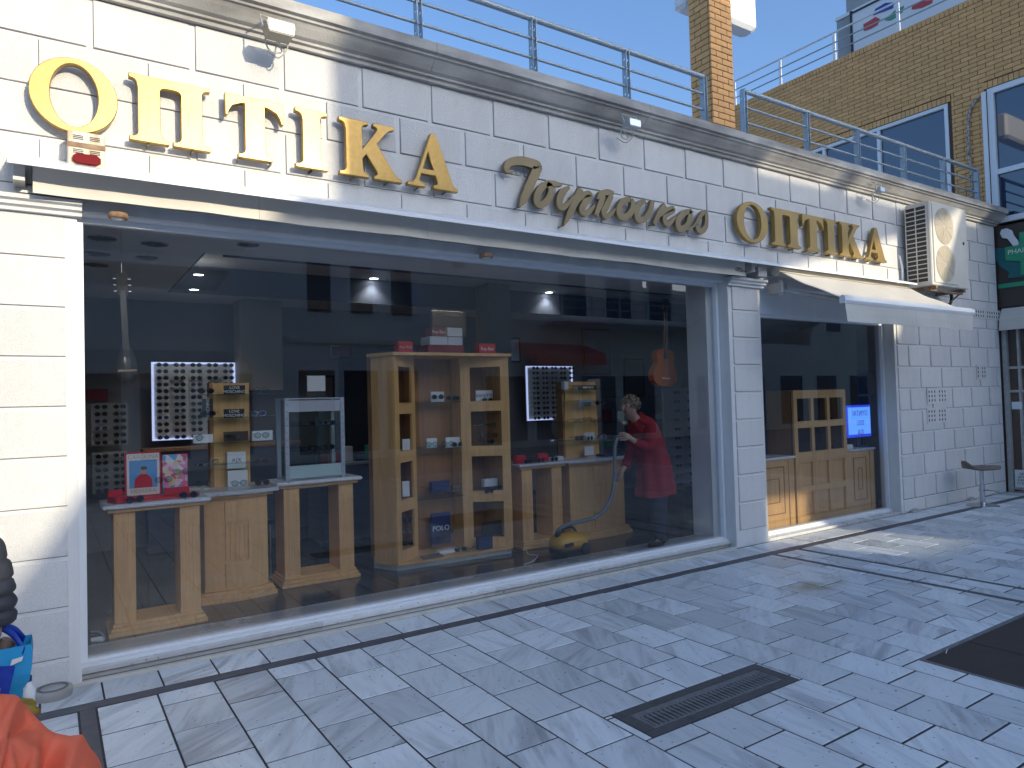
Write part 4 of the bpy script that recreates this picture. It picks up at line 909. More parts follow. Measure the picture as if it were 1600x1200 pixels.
# bits along the wall foot
for i, (u, v) in enumerate(((1428, 800), (1512, 781))):
    P = at(u, v, 2, 0); o = thing('wall_bracket', ['small grey metal bracket on the paving by the right wall, nearer one', 'small grey metal bracket on the paving near the stool'][i], 'bracket', (P.x, 5.06, 0), 0, 'metal brackets at the wall foot')
    m_ = MB(); m_.bbox(-.09, .12, -.03, .03, 0, .02, .004); m_.build('plate', M['awnmetal'], o, local=True); m_ = MB(); m_.tube([(-.06, 0, .02), (-.03, 0, .045), (.06, 0, .04)], .01, 6); m_.build('lever', M['awnmetal'], o, local=True)
o = thing('round_drain_cap', 'low round concrete drain cap on the paving at the foot of the left pier', 'drain cap', (.0, 5.0, 0))
m_ = MB(); m_.lathe([(.098, 0), (.102, .04), (.096, .052), (.001, .053)], 0, 0, 28); m_.build('cap', M['cornice'], o, local=True); m_ = MB(); m_.lathe([(.08, .0535), (.08, .057), (.064, .057), (.064, .0535)], 0, 0, 24); m_.build('rim', M['joint'], o, local=True)
# ================================================================== inside the shop
FZ = .1
def column_leg(par, x0, x1, y0, y1, z0, z1):
    m_ = MB(); m_.box(x0, x1, y0+.006, y1, z0, z1)
    w_ = x1-x0; nf = 4                                     # fluted front
    m_.box(x0, x1, y0, y0+.006, z1-.14, z1); m_.box(x0, x1, y0, y0+.006, z0, z0+.14)
    for i in range(nf+1):
        c = x0+.02+(w_-.04)*i/nf; m_.box(c-.006, c+.006, y0, y0+.006, z0+.14, z1-.14)
    m_.box(x0, x0+.008, y0, y0+.006, z0+.14, z1-.14); m_.box(x1-.008, x1, y0, y0+.006, z0+.14, z1-.14)
    m_.box(x0+.02, x1-.02, y0-.004, y0, z0+.03, z0+.11); m_.box(x0+.02, x1-.02, y0-.004, y0, z1-.12, z1-.03)
    return m_.build('leg', M['wood'], par)
def plinth(par, x0, x1, y0, y1):
    m_ = MB()
    for k, (e, a, b_) in enumerate(((0, 0, .032), (.014, .0322, .06), (.028, .0602, .085))): m_.bbox(x0+e, x1-e, y0+e, y1-e, FZ+a, FZ+b_, .004)
    return m_.build('plinth', M['wood'], par)
def table2(lab, x0, x1, y0, y1, top):
    g = thing('display_table', lab, 'display table', ((x0+x1)/2, (y0+y1)/2, FZ), 0, 'oak display tables in the big window')
    plinth(g, x0, x1, y0, y1)
    for a in (x0+.04, x1-.04-.135): column_leg(g, a, a+.135, y0+.05, y1-.06, FZ+.0855, top-.06)
    m_ = MB(); m_.bbox(x0+.0, x1-.0, y0+.02, y1-.02, top-.0595, top-.032, .004); m_.build('apron', M['wood'], g)
    BB(x0-.03, x1+.03, y0-.02, y1+.02, top-.0315, top, b=.008).build('table_top', M['marbletop'], g); return g
table2('two legged oak display table with marble top at the left end of the big window', .325, .965, 5.63, 6.02, 1.02)
table2('two legged oak display table under the metal glass vitrine', 1.66, 2.37, 6.2, 6.6, 1.02)
table2('two legged oak display table between the tall cabinet and the right shelf tower', 4.13, 4.74, 6.13, 6.55, 1.005)
def pedestal(lab, x0, x1, y0, y1, top):
    g = thing('display_pedestal', lab, 'display pedestal', ((x0+x1)/2, (y0+y1)/2, FZ), 0, 'closed oak pedestals in the big window')
    def bow(e, k=.05): 
        n = 10; return [(x1-e, y1-e), (x0+e, y1-e)]+[(x0+e+(x1-x0-2*e)*i/n, y0+e-k*math.sin(math.pi*i/n)) for i in range(n+1)]
    for e, a, b_ in ((0, 0, .032), (.014, .0322, .06), (.028, .0602, .085)): MB().prism(bow(e), 2, FZ+a, FZ+b_).build('plinth', M['wood'], g)
    MB().prism(bow(.06), 2, FZ+.0855, top-.06).build('body', M['wood'], g)
    c = (x0+x1)/2
    for a, b_ in ((top-.26, top-.09), (FZ+.12, FZ+.30)): BX(c-.1, c+.1, y0+.001, y0+.02, a, b_).build('door_panel', M['wood'], g)
    m_ = MB()
    for i in range(6): m_.box(c-.09+.036*i-.007, c-.09+.036*i+.007, y0+.002, y0+.02, FZ+.33, top-.29)
    m_.build('fluting', M['wood'], g)
    MB().prism(bow(.02), 2, top-.0595, top-.032).build('apron', M['wood'], g); MB().prism(bow(-.02), 2, top-.0315, top).build('table_top', M['marbletop'], g); return g
pedestal('closed bow fronted oak pedestal carrying the left shelf tower', .98, 1.6, 6.12, 6.7, 1.0)
pedestal('closed bow fronted oak pedestal beside the woman in red, carrying the right shelf tower', 4.79, 5.72, 6.17, 6.7, 1.0)
def tower(lab, x0, x1, y, z0, z1, zs, sx0, sx1, tp=0):
    g = thing('shelf_tower', lab, 'shelf tower', ((x0+x1)/2, y, z0), 0, 'oak boards with glass shelves')
    m_ = MB(); m_.prism([(x0-tp, z0), (x1+tp, z0), (x1, z1), (x0, z1)], 1, y, y+.09); m_.build('back_board', M['wood'], g)
    BX(x0-.03-tp, x0-.001-tp, y-.01, y+.1, z0, z1).build('side_board', M['woodin'], g)
    for z in zs:
        s_ = BX(sx0, sx1, y-.2, y-.001, z-.004, z+.004).build('shelf', M['shelfglass'], g)
    return g
tower('tall oak board with four glass shelves on the left pedestal', 1.18, 1.48, 6.5, 1.0, 1.9, (1.205, 1.385, 1.6, 1.795), 1.02, 1.66)
tower('tapering oak board with four glass shelves on the pedestal beside the woman', 5.06, 5.52, 6.53, 1.0, 1.885, (1.21, 1.42, 1.66, 1.8), 4.8, 5.74, .03)
# vitrine
g = thing('glass_vitrine', 'small metal framed glass vitrine with two shelves on an oak display table', 'vitrine', (1.98, 6.38, 1.02))
vx0, vx1, vy0, vy1, vz0, vz1 = 1.72, 2.26, 6.24, 6.54, 1.021, 1.74
for x in (vx0, vx1-.035):
    for y in (vy0, vy1-.035): 
        p_ = BX(x, x+.035, y, y+.035, vz0, vz1).build('corner_post', M['vitrine'], g)
m_ = MB()
for i in range(11):
    for x in (vx0+.017, vx1-.017): m_.box(x-.004, x+.004, vy0-.002, vy0-.0003, vz0+.05+i*.062, vz0+.058+i*.062)
m_.build('rivets', M['chrome'], g)
BX(vx0+.0355, vx1-.0355, vy0+.005, vy0+.015, vz0+.02, vz0+.13).build('front_plate', mat('mint_plate', (.42, .55, .53), .5), g); BX(vx0+.0355, vx1-.0355, vy0+.005, vy0+.015, vz1-.11, vz1-.01).build('top_plate', M['vitrine'], g)
BX(vx0, vx1, vy0, vy1, vz1+.0005, vz1+.012).build('lid', M['vitrine'], g); BX(vx0+.0355, vx1-.0355, vy0+.036, vy1-.036, vz0+.001, vz0+.02).build('floor_plate', M['vitrine'], g)
for z in (1.28, 1.5): BX(vx0+.036, vx1-.036, vy0+.02, vy1-.02, z, z+.007).build('shelf', M['shelfglass'], g)
BX(vx0+.0355, vx1-.0355, vy0+.008, vy0+.011, vz0+.132, vz1-.112).build('glass_front', M['shelfglass'], g)
# tall cabinet
g = thing('tall_cabinet', 'tall concave oak display cabinet with gridded side doors and glass shelves in the middle', 'cabinet', (3.35, 6.4, FZ))
A_p, B_p, C_p, D_p = (2.72, 6.14), (3.04, 6.37), (3.56, 6.37), (3.985, 6.1)
zt, zb = 2.14, .17
plan = [(2.60, 6.42), A_p, D_p, (4.0, 6.8), (2.75, 6.8)]
MB().prism([(x, y+.03) for x, y in plan], 2, FZ, FZ+.05).build('marble_foot', M['innersill'], g)
MB().prism(plan, 2, FZ+.0505, zb-.001).build('base_board', M['wood'], g)
MB().prism([(2.56, 6.42), (2.70, 6.11), (4.01, 6.07), (4.03, 6.8), (2.72, 6.8)], 2, zt, zt+.028).build('top_board', M['wood'], g)
def slab_between(a, b_, z0, z1, d, nm, mt, par):
    """upright board along plan line a-b with thickness d to the back"""
    ax_, ay = a; bx2, by = b_; L = math.hypot(bx2-ax_, by-ay); nx, ny = -(by-ay)/L*d, (bx2-ax_)/L*d
    return MB().prism([a, b_, (bx2+nx, by+ny), (ax_+nx, ay+ny)], 2, z0, z1).build(nm, mt, par)
slab_between((2.60, 6.42), (2.715, 6.148), zb, zt-.001, .02, 'side_panel', M['wood'], g)
slab_between((4.0, 6.12), (4.0, 6.8), zb, zt-.001, .02, 'side_panel', M['wood'], g)
slab_between((2.64, 6.6), (3.97, 6.6), zb, zt-.001, .02, 'back_panel', M['woodin'], g)
lv = [(2.037, 1.685), (1.579, 1.22), (1.114, .755), (.643, .277)]
def lattice(a, b_, l0, l1):
    def P(t): return (a[0]+(b_[0]-a[0])*t, a[1]+(b_[1]-a[1])*t)
    slab_between(P(0), P(l0), zb, zt-.001, .025, 'door_stile', M['wood'], g); slab_between(P(l1), P(1), zb, zt-.001, .025, 'door_stile', M['wood'], g)
    zz = [zt-.001]+[v for p in lv for v in p]+[zb]
    for i in range(0, len(zz), 2): slab_between(P(l0+.001), P(l1-.001), zz[i+1], zz[i], .022, 'door_rail', M['wood'], g)
lattice(A_p, B_p, .2, .84); lattice(C_p, D_p, .2, .83)
for z in (.277, .755, 1.22, 1.685):
    MB().prism([(2.75, 6.2), (3.02, 6.41), (3.02, 6.58), (2.68, 6.58)], 2, z-.02, z-.001).build('shelf', M['woodin'], g)
    MB().prism([(3.6, 6.4), (3.96, 6.15), (3.96, 6.58), (3.6, 6.58)], 2, z-.02, z-.001).build('shelf', M['woodin'], g)
for x in (3.03, 3.575): BX(x-.006, x+.006, 6.4, 6.59, zb, zt-.001).build('divider', M['wood'], g)
for z in (.71, 1.225, 1.68): BX(3.037, 3.567, 6.36, 6.585, z, z+.01).build('glass_shelf', M['shelfglass'], g)
# small goods -------------------------------------------------------
def glasses_mesh(fr, ln, nm):
    m_ = MB(); mats = [fr, ln]
    for s_ in (-1, 1):
        m_.cur = 1; m_.prism([(s_*.034+.026*math.cos(a), .021*math.sin(a)-.003*abs(math.cos(a))) for a in [2*math.pi*i/8 for i in range(8)]], 1, -.001, .001)
        m_.cur = 0; m_.tube([(s_*.034+.028*math.cos(a), -.001, .023*math.sin(a)) for a in [2*math.pi*i/8+.01 for i in range(9)]], .0028, 3, cap=False)
        m_.tube([(s_*.062, 0, .012), (s_*.066, .06, .012), (s_*.062, .115, -.004)], .0025, 3)
    m_.tube([(-.008, -.001, .006), (0, -.003, .009), (.008, -.001, .006)], .0025, 3); return m_.mesh(nm, mats)
GM = [glasses_mesh(M['black'], M['lens'], 'sunglasses'), glasses_mesh(M['ebony'], mat('brown_lens', (.05, .025, .015), .12), 'sunglasses'),
      glasses_mesh(M['chrome'], mat('blue_lens', (.02, .04, .12), .1), 'sunglasses'), glasses_mesh(M['black'], M['shelfglass'], 'eyeglasses'), glasses_mesh(M['dred'], M['shelfglass'], 'eyeglasses')]
def specs(x, y, z, lab, grp, i=None, s=1, rz=0, cat='sunglasses', tilt=0):
    i = random.choice([0, 0, 0, 1, 2]) if i is None else i
    return inst('eyeglasses' if cat == 'eyeglasses' else 'sunglasses', GM[i], (x, y, z), None, (tilt, 0, rz), (s, s, s), label=lab, category=cat, group=grp)
def card(nm, lab, u0, u1, v0, v1, y, m_, d=.02, cat='card', txt=None, tm='ink', ts=.03, grp=None, z0=None, boxy=False, sx=1):
    a = at(u0, (v0+v1)/2, 1, y); b_ = at(u1, (v0+v1)/2, 1, y); top = at((u0+u1)/2, v0, 1, y).z; bot = at((u0+u1)/2, v1, 1, y).z if z0 is None else z0
    o = thing(nm, lab, cat, ((a.x+b_.x)/2, y, bot), 0, grp); BB(a.x, b_.x, y, y+d, bot, top, b=.001).build('board' if not boxy else 'box', m_, o)
    if txt: text('lettering', txt, ts, M[tm], ((a.x+b_.x)/2, y-.001, (bot+top)/2), FR, o, sx=sx)
    return o, a.x, b_.x, bot, top
# lit wall of sunglasses
ORD = ['first', 'second', 'third', 'fourth', 'fifth', 'sixth', 'seventh', 'eighth', 'ninth', 'tenth', 'eleventh', 'twelfth']
def wallpanel(lab, u0, u1, v0, v1, cols, rows, y, glow, grp, where):
    a = at(u0, v1, 1, y); b_ = at(u1, v0, 1, y); a.z = at((u0+u1)/2, v1, 1, y).z; b_.z = at((u0+u1)/2, v0, 1, y).z
    o = thing('sunglasses_display', lab, 'display panel', ((a.x+b_.x)/2, y, a.z))
    BX(a.x, b_.x, y+.03, y+.07, a.z, b_.z).build('back_plate', M['card'] if glow else M['pgrey'], o)
    if glow:
        for (p, q, r, s_) in ((a.x-.012, a.x+.012, a.z, b_.z), (b_.x-.012, b_.x+.012, a.z, b_.z), (a.x+.013, b_.x-.013, b_.z-.02, b_.z), (a.x+.013, b_.x-.013, a.z, a.z+.02)): BX(p, q, y+.01, y+.029, r, s_).build('light_strip', M['led'], o)
    w_ = (b_.x-a.x)/cols; h_ = (b_.z-a.z)/rows
    for i in range(cols):
        for j in range(rows): specs(a.x+w_*(i+.5), y-.10, a.z+h_*(j+.5), 'sunglasses in the %s row from the bottom, %s column, on the %s' % (ORD[j], ORD[i], where), grp, s=min(1.0, w_/.172))
wallpanel('backlit white wall panel with rows of sunglasses behind the left shelf tower', 240, 366, 566, 686, 5, 12, 8.95, True, 'sunglasses on the left backlit panel', 'left backlit panel')
wallpanel('backlit wall panel with sunglasses right of the tall cabinet', 826, 894, 572, 656, 5, 11, 8.95, True, 'sunglasses on the middle backlit panel', 'middle backlit panel')
wallpanel('dim upper wall panel of sunglasses at the far left inside', 143, 200, 630, 696, 2, 6, 8.95, False, 'sunglasses on the upper left panel', 'upper far left panel')
wallpanel('dim lower wall panel of sunglasses at the far left inside', 145, 200, 706, 770, 2, 6, 8.95, False, 'sunglasses on the lower left panel', 'lower far left panel')
a = at(1045, 600, 1, 7.6); wallpanel('tall grey wall panel of sunglasses behind the woman in red', 1044, 1080, 606, 762, 2, 11, 7.6, False, 'sunglasses on the panel behind the woman', 'panel behind the woman')
# poster things on table 1
g, xa, xb, za, zb_ = card('poster_card', 'red framed poster card of a person in red on blue, on the left table', 195, 252, 706, 776, 5.80, M['red'], .03, 'poster', z0=1.045)
BX(xa+.012, xb-.012, 5.797, 5.7995, za+.012, zb_-.012).build('paper', M['paper'], g); BX(xa+.028, xb-.028, 5.7945, 5.7968, za+.065, zb_-.06).build('photo', mat('poster_blue', (.12, .33, .62), .5), g)
cxp = (xa+xb)/2; MB().prism([(cxp-.06, za+.066), (cxp+.06, za+.066), (cxp+.055, za+.13), (cxp+.02, za+.165), (cxp-.02, za+.165), (cxp-.055, za+.13)], 1, 5.792, 5.7944).build('red_figure', M['red'], g)
MB().prism(arc(cxp, za+.19, .02, .027, 0, 360, 14)[:-1], 1, 5.7915, 5.7944).build('face', M['skin'], g); MB().prism(arc(cxp+.004, za+.208, .022, .014, 0, 360, 12)[:-1], 1, 5.790, 5.7914).build('figure_hair', M['ebony'], g)
text('lettering', 'CAROLINA', .042, mat('gold_ink', (.45, .36, .12), .5), (cxp, 5.796, zb_-.036), FR, g, sx=.95); text('lettering', 'HERRERA', .042, mat('gold_ink', (.45, .36, .12), .5), (cxp, 5.796, za+.04), FR, g, sx=.95)
pm = bpy.data.materials.new('floral_print'); pm.use_nodes = True; n_ = pm.node_tree.nodes; vt = n_.new('ShaderNodeTexVoronoi'); vt.inputs['Scale'].default_value = 26; cr = n_.new('ShaderNodeValToRGB'); cr.color_ramp.interpolation = 'CONSTANT'
tcn = n_.new('ShaderNodeTexCoord'); pm.node_tree.links.new(tcn.outputs['Object'], vt.inputs[0]); sx_ = n_.new('ShaderNodeSeparateColor'); pm.node_tree.links.new(vt.outputs['Color'], sx_.inputs[0]); pm.node_tree.links.new(sx_.outputs[0], cr.inputs[0]); pm.node_tree.links.new(cr.outputs[0], n_['Principled BSDF'].inputs[0])
for p_, c_ in ((0, (.75, .25, .4, 1)), (.25, (.75, .55, .6, 1)), (.45, (.7, .6, .3, 1)), (.6, (.15, .4, .7, 1)), (.75, (.75, .12, .25, 1)), (.88, (.7, .7, .68, 1))):
    e = cr.color_ramp.elements.new(p_) if p_ not in (0,) else cr.color_ramp.elements[0]; e.color = c_
g, xa, xb, za, zb_ = card('floral_card', 'pink floral card with a red spectacle case in front, on the left table', 254, 293, 710, 768, 5.80, pm, .02, 'display card', z0=1.045)
BB(xa, xb+.0, 5.72, 5.76, 1.046, 1.10, b=.004).build('red_case', M['red'], g)
o = thing('display_stand', 'long crimson base board under the posters on the left table', 'display stand', (.66, 5.75, 1.0205)); BB(.46, .93, 5.70, 5.87, 1.0205, 1.045, b=.004).build('base', M['red'], o)
o = thing('glasses_case', 'open red spectacle case on the left end of the left table', 'spectacle case', (.41, 5.72, 1.0205)); BB(-.05, .05, -.05, .06, 0, .05, b=.008).build('case', M['red'], o, local=True); BB(-.05, .05, .061, .09, .0, .09, b=.006).build('lid', M['red'], o, local=True); o.rotation_euler = (0, 0, R(20))
for x, y, rz, l in ((.50, 5.66, 20, 'black sunglasses before the red framed poster'), (.85, 5.66, -15, 'black sunglasses at the right end of the left table')): specs(x, y, 1.045, l, 'sunglasses on the left table', 0, 1, R(rz))
for x, z, l in ((.70, 1.16, 'clear glasses clipped to the floral card, left'), (.82, 1.21, 'thin glasses clipped to the floral card, upper right')): specs(x, 5.78, z, l, 'glasses on the floral card', 4, .9, 0, 'eyeglasses')
# tower 2 cards
card('brand_card', 'black LOVE MOSCHINO card on the top shelf of the left tower', 350, 383, 602, 616, 6.36, M['black'], .02, txt='LOVE\nMOSCHINO', tm='card', ts=.035)
card('brand_card', 'black LOVE MOSCHINO card on the second shelf of the left tower', 350, 382, 639, 653, 6.36, M['black'], .02, txt='LOVE\nMOSCHINO', tm='card', ts=.035)
card('brand_card', 'upright black card lettered sideways at the left end of the second shelf', 316, 333, 623, 652, 6.36, M['black'], .02)[0]
P = at(325, 638, 1, 6.355); text('shelf_lettering', 'MOSCHINO', .036, M['card'], (P.x, 6.357, P.z), (R(90), R(-90), 0), [o for o in bpy.data.objects if o.get('label', '').startswith('upright black card')][0])
card('brand_card', 'dark card behind glasses on the third shelf of the left tower', 350, 388, 674, 689, 6.36, M['ebony'], .02)
card('white_card', 'small white card at the left end of the third shelf', 302, 333, 679, 692, 6.32, M['card'], .02, grp='white cards on the third shelf'); card('white_card', 'small white card at the right end of the third shelf', 394, 426, 673, 688, 6.36, M['card'], .02, grp='white cards on the third shelf')
card('white_box', 'upper white box marked A|X leaning on the left tower', 355, 384, 706, 732, 6.42, M['card'], .05, 'box', 'A|X', 'ink', .05, boxy=True)
card('white_box', 'lower white box with a black band at the foot of the left tower', 356, 387, 735, 762, 6.40, M['card'], .06, 'box', boxy=True, z0=1.001)
LT = ['dark glasses at the left end of the top shelf of the left tower', 'clear glasses at the right end of the top shelf of the left tower', 'dark glasses left on the second shelf of the left tower', 'silver sunglasses right on the second shelf of the left tower', 'clear glasses before the left white card of the third shelf', 'clear glasses before the dark card of the third shelf', 'clear glasses before the right white card of the third shelf', 'black glasses left on the lowest glass shelf of the left tower', 'brown glasses right on the lowest glass shelf of the left tower', 'clear glasses on the marble top left of the left tower', 'brown glasses on the marble top right of the left tower', 'clear glasses before the lower white box of the left tower']
RTL = ['clear glasses on the top shelf of the right tower', 'clear glasses before the green card of the right tower', 'dark glasses right of the green card of the right tower', 'leftmost red framed glasses on the third shelf of the right tower', 'middle red framed glasses on the third shelf of the right tower', 'rightmost red framed glasses on the third shelf of the right tower', 'red framed glasses left on the lowest shelf of the right tower', 'blue lensed sunglasses in the middle of the lowest shelf of the right tower', 'blue lensed sunglasses at the right end of the lowest shelf of the right tower', 'brown glasses at the left end of the lowest shelf of the right tower']
for u, v, k in ((322, 613, 0), (408, 611, 3), (325, 648, 0), (404, 648, 2), (318, 686, 3), (366, 684, 3), (409, 682, 3), (330, 724, 3), (408, 722, 1), (318, 758, 3), (410, 756, 1), (374, 757, 3)):
    P = at(u, v, 1, 6.32); specs(P.x, 6.32, P.z+.012, LT[len([0 for q in bpy.data.objects if q.get('group') == 'glasses on the left shelf tower'])], 'glasses on the left shelf tower', k, 1, random.uniform(-.4, .4), 'eyeglasses' if k >= 3 else 'sunglasses')
card('brand_card', 'dark card with white lettering on the top shelf of the right tower', 905, 932, 602, 609, 6.42, M['ebony'], .02, txt='ARMANI', tm='card', ts=.045)
card('white_box', 'small white box at the left end of the top shelf of the right tower', 882, 888, 596, 609, 6.42, M['card'], .06, 'box', boxy=True)
card('green_card', 'green grey card on the second shelf of the right tower', 905, 926, 624, 635, 6.42, M['pgrey'], .02); card('white_card', 'small white card on the third shelf of the right tower', 913, 929, 676, 688, 6.42, M['card'], .02); card('white_card', 'white and violet card at the foot of the right tower', 914, 928, 697, 711, 6.42, M['card'], .02)
BX(5.35, 5.65, 6.2, 6.35, 1.001, 1.03).build('blue_tray', M['navy'], label='flat dark blue tray with white edge on the right pedestal', category='tray')
for u, v, k in ((900, 606, 3), (918, 633, 3), (938, 631, 0), (903, 659, 4), (918, 657, 4), (932, 658, 4), (908, 686, 4), (922, 686, 2), (940, 684, 2), (905, 686, 1)):
    P = at(u, v, 1, 6.40); specs(P.x, 6.40, P.z+.012, RTL[len([0 for q in bpy.data.objects if q.get('group') == 'glasses on the right shelf tower'])], 'glasses on the right shelf tower', k, 1.1, random.uniform(-.4, .4), 'eyeglasses' if k >= 3 else 'sunglasses')
# vitrine contents and sign above
for i, (x, z, k) in enumerate(((1.85, 1.52, 3), (2.03, 1.52, 0), (2.15, 1.52, 2), (1.85, 1.30, 3), (2.0, 1.30, 0), (2.14, 1.30, 1), (1.86, 1.06, 0), (2.0, 1.06, 0), (2.15, 1.06, 1))): specs(x, 6.34, z, '%s glasses on the %s of the glass vitrine' % (('left', 'middle', 'right')[i % 3], ('upper shelf', 'lower shelf', 'floor')[i//3]), 'glasses in the vitrine', k, .95, 0, 'eyeglasses' if k == 3 else 'sunglasses')
g, xa, xb, za, zb_ = card('framed_sign', 'black framed sign with pale picture above the vitrine', 479, 509, 586, 620, 6.62, M['black'], .02, 'sign', z0=1.76); BX(xa+.006, xb-.006, 6.615, 6.6195, za+.06, zb_-.006).build('picture', M['card'], g)
BX((xa+xb)/2-.01, (xa+xb)/2+.01, 6.6, 6.64, 1.0, 1.755).build('stand', M['black'], g)
# cabinet contents
card('white_card', 'white card with glasses on the top glass shelf of the cabinet', 674, 694, 612, 628, 6.42, M['card'], .02)
card('brand_card', 'white ARNETTE card in the top right opening of the cabinet', 744, 770, 610, 627, 6.32, M['card'], .02, txt='ARNETTE', ts=.05, tm='navy')
card('white_card', 'left white card with glasses on the middle cabinet shelf', 667, 683, 685, 700, 6.42, M['card'], .02); card('white_card', 'right white card with glasses on the middle cabinet shelf', 697, 726, 683, 699, 6.42, M['card'], .02)
card('navy_card', 'tall navy POLO card in the bottom of the cabinet middle', 674, 704, 801, 850, 6.46, M['navy'], .02, txt='POLO', tm='card', ts=.075)
card('navy_box', 'small navy box on the base board in front of the cabinet', 749, 770, 839, 856, 6.16, M['navy'], .07, 'box', boxy=True, z0=.171)
card('glasses_case', 'dark blue spectacle cases on the lower glass shelf of the cabinet', 675, 702, 752, 769, 6.42, M['navy'], .07, 'spectacle case', boxy=True); card('glasses_case', 'pale pair of spectacle cases on the lower glass shelf of the cabinet', 708, 726, 757, 767, 6.42, M['seat'], .07, 'spectacle case', boxy=True)
card('small_case', 'white striped case in the third right opening of the cabinet', 757, 778, 748, 760, 6.3, M['card'], .06, 'case', boxy=True); card('display_card', 'dark framed card with green lettering in the bottom right opening', 755, 783, 815, 838, 6.28, M['black'], .02, 'display card')
card('leaning_card', 'pale booklet leaning in the second left opening of the cabinet', 629, 641, 686, 703, 6.36, M['card'], .02, 'booklet'); card('leaning_card', 'pale booklet leaning in the third left opening of the cabinet', 629, 640, 752, 776, 6.36, M['card'], .02, 'booklet')
o = thing('book', 'thin brown book lying on the cabinet base board', 'book', (3.1, 6.2, .171)); BB(-.1, .1, -.06, .06, 0, .02, b=.002).build('cover', M['seat'], o, local=True)
o = thing('white_tray', 'white tray with glasses below the navy card', 'tray', (3.33, 6.3, .171)); BB(-.12, .12, -.05, .05, 0, .03, b=.003).build('tray', M['card'], o, local=True)
o = thing('mini_shelf', 'small metal stand with two tiers in the second right opening of the cabinet', 'stand', (3.8, 6.36, 1.22)); m_ = MB(); m_.box(-.006, .006, -.006, .006, 0, .22)
for z in (.12, .21): m_.box(-.09, .09, -.03, .03, z, z+.006)
m_.build('frame', M['chrome'], o, local=True)
CG = ['clear glasses before the white card on the top glass shelf', 'glasses in the middle of the top glass shelf', 'glasses at the right end of the top glass shelf', 'glasses at the left end of the middle glass shelf', 'glasses lying between the two white cards of the middle glass shelf', 'glasses before the right white card of the middle glass shelf', 'lower glasses before the tall navy card', 'upper glasses before the tall navy card', 'left sunglasses on the base board of the cabinet', 'right sunglasses on the base board, beside the navy box', 'dark glasses before the lettered card, top right opening', 'left glasses before the striped case, third right opening', 'right glasses before the striped case, third right opening', 'middle glasses of the stack in the bottom left opening', 'upper glasses of the stack in the bottom left opening', 'lower glasses of the stack in the bottom left opening', 'glasses below the two tiered stand in the cabinet', 'glasses on the upper tier of the small metal stand', 'glasses on the lower tier of the small metal stand', 'glasses between the cases on the lower glass shelf']
for u, v, y in ((684, 620, 6.38), (706, 622, 6.38), (718, 622, 6.38), (675, 694, 6.4), (700, 693, 6.4), (715, 694, 6.4), (690, 840, 6.4), (700, 830, 6.4), (720, 858, 6.22), (736, 858, 6.2), (762, 625, 6.28), (765, 767, 6.2), (776, 762, 6.2), (636, 830, 6.4), (637, 812, 6.4), (637, 848, 6.4), (765, 690, 6.3), (768, 664, 6.3), (768, 680, 6.3), (704, 767, 6.4)):
    P = at(u, v, 1, y); specs(P.x, y, P.z, CG.pop(0), 'glasses in the tall cabinet', random.choice([0, 1, 3, 3]), 1, random.uniform(-.5, .5))
# boxes on top of the cabinet
T_Z = zt+.029
def boxon(nm, lab, x0, x1, y0, y1, z0, z1, m_, txt=None, ts=.06, tm='card', grp=None):
    o = thing(nm, lab, 'box', ((x0+x1)/2, (y0+y1)/2, z0), 0, grp); BB(x0, x1, y0, y1, z0, z1, b=.002).build('box', m_, o)
    if txt: text('lettering', txt, ts, M[tm], ((x0+x1)/2, y0-.001, (z0+z1)/2), FR, o)
    return o
T_Z += .0005
boxon('red_box', 'bright red box on the left end of the cabinet top', 2.80, 2.95, 6.2, 6.3, T_Z, T_Z+.11, M['red'], 'Ray-Ban', .04, 'card')
boxon('red_box', 'bright red box on the right end of the cabinet top', 3.70, 3.90, 6.2, 6.3, T_Z, T_Z+.11, M['red'], 'Ray-Ban', .05, 'card')
boxon('dark_red_box', 'long dark red box beneath the white boxes on the cabinet top', 3.14, 3.55, 6.25, 6.5, T_Z, T_Z+.09, M['dred'])
for x0, x1, z, l in ((3.17, 3.37, .091, 'left white box on the dark red box'), (3.375, 3.545, .091, 'right white box on the dark red box'), (3.375, 3.545, .185, 'topmost white box of the pile on the cabinet')):
    boxon('white_box', l, x0, x1, 6.27, 6.47, T_Z+z, T_Z+z+.085, M['card'], grp='white boxes on the cabinet')
boxon('maroon_card', 'maroon box with script lettering left of the topmost white box', 3.2, 3.36, 6.28, 6.45, T_Z+.1765, T_Z+.27, M['dred'], 'Ray-Ban', .045)
# table 4 goods
boxon('red_case', 'red case at the left end of the table beside the cabinet', 4.14, 4.26, 6.22, 6.30, 1.006, 1.09, M['red']); boxon('red_case', 'red case in the middle of the table beside the cabinet', 4.44, 4.58, 6.25, 6.33, 1.006, 1.09, M['red'])
boxon('black_case', 'black case between the two red cases', 4.28, 4.42, 6.24, 6.32, 1.006, 1.07, M['black'])
boxon('crumpled_paper', 'small white paper at the right end of the table', 4.68, 4.75, 6.2, 6.27, 1.006, 1.05, M['card'])
for x, l in ((4.25, 'left'), (4.42, 'middle'), (4.6, 'right')): specs(x, 6.17, 1.03, 'glasses lying %s on the table beside the cabinet' % l, 'glasses on the middle table', 0, 1, .3)
# round mirror
o = thing('table_mirror', 'round table mirror on a thin stand left of the right shelf tower', 'mirror', at(871, 690, 1, 6.9)); P = at(871, 668, 1, 6.9)
m_ = MB(); m_.prism(arc(P.x, P.z, .09, .13, 0, 360, 28)[:-1], 1, 6.89, 6.905); m_.build('glass', M['vitrine'], o); m_ = MB(); m_.tube([(P.x, 6.91, P.z-.12), (P.x, 6.91, 1.0)], .008, 6); m_.build('stand', M['black'], o)
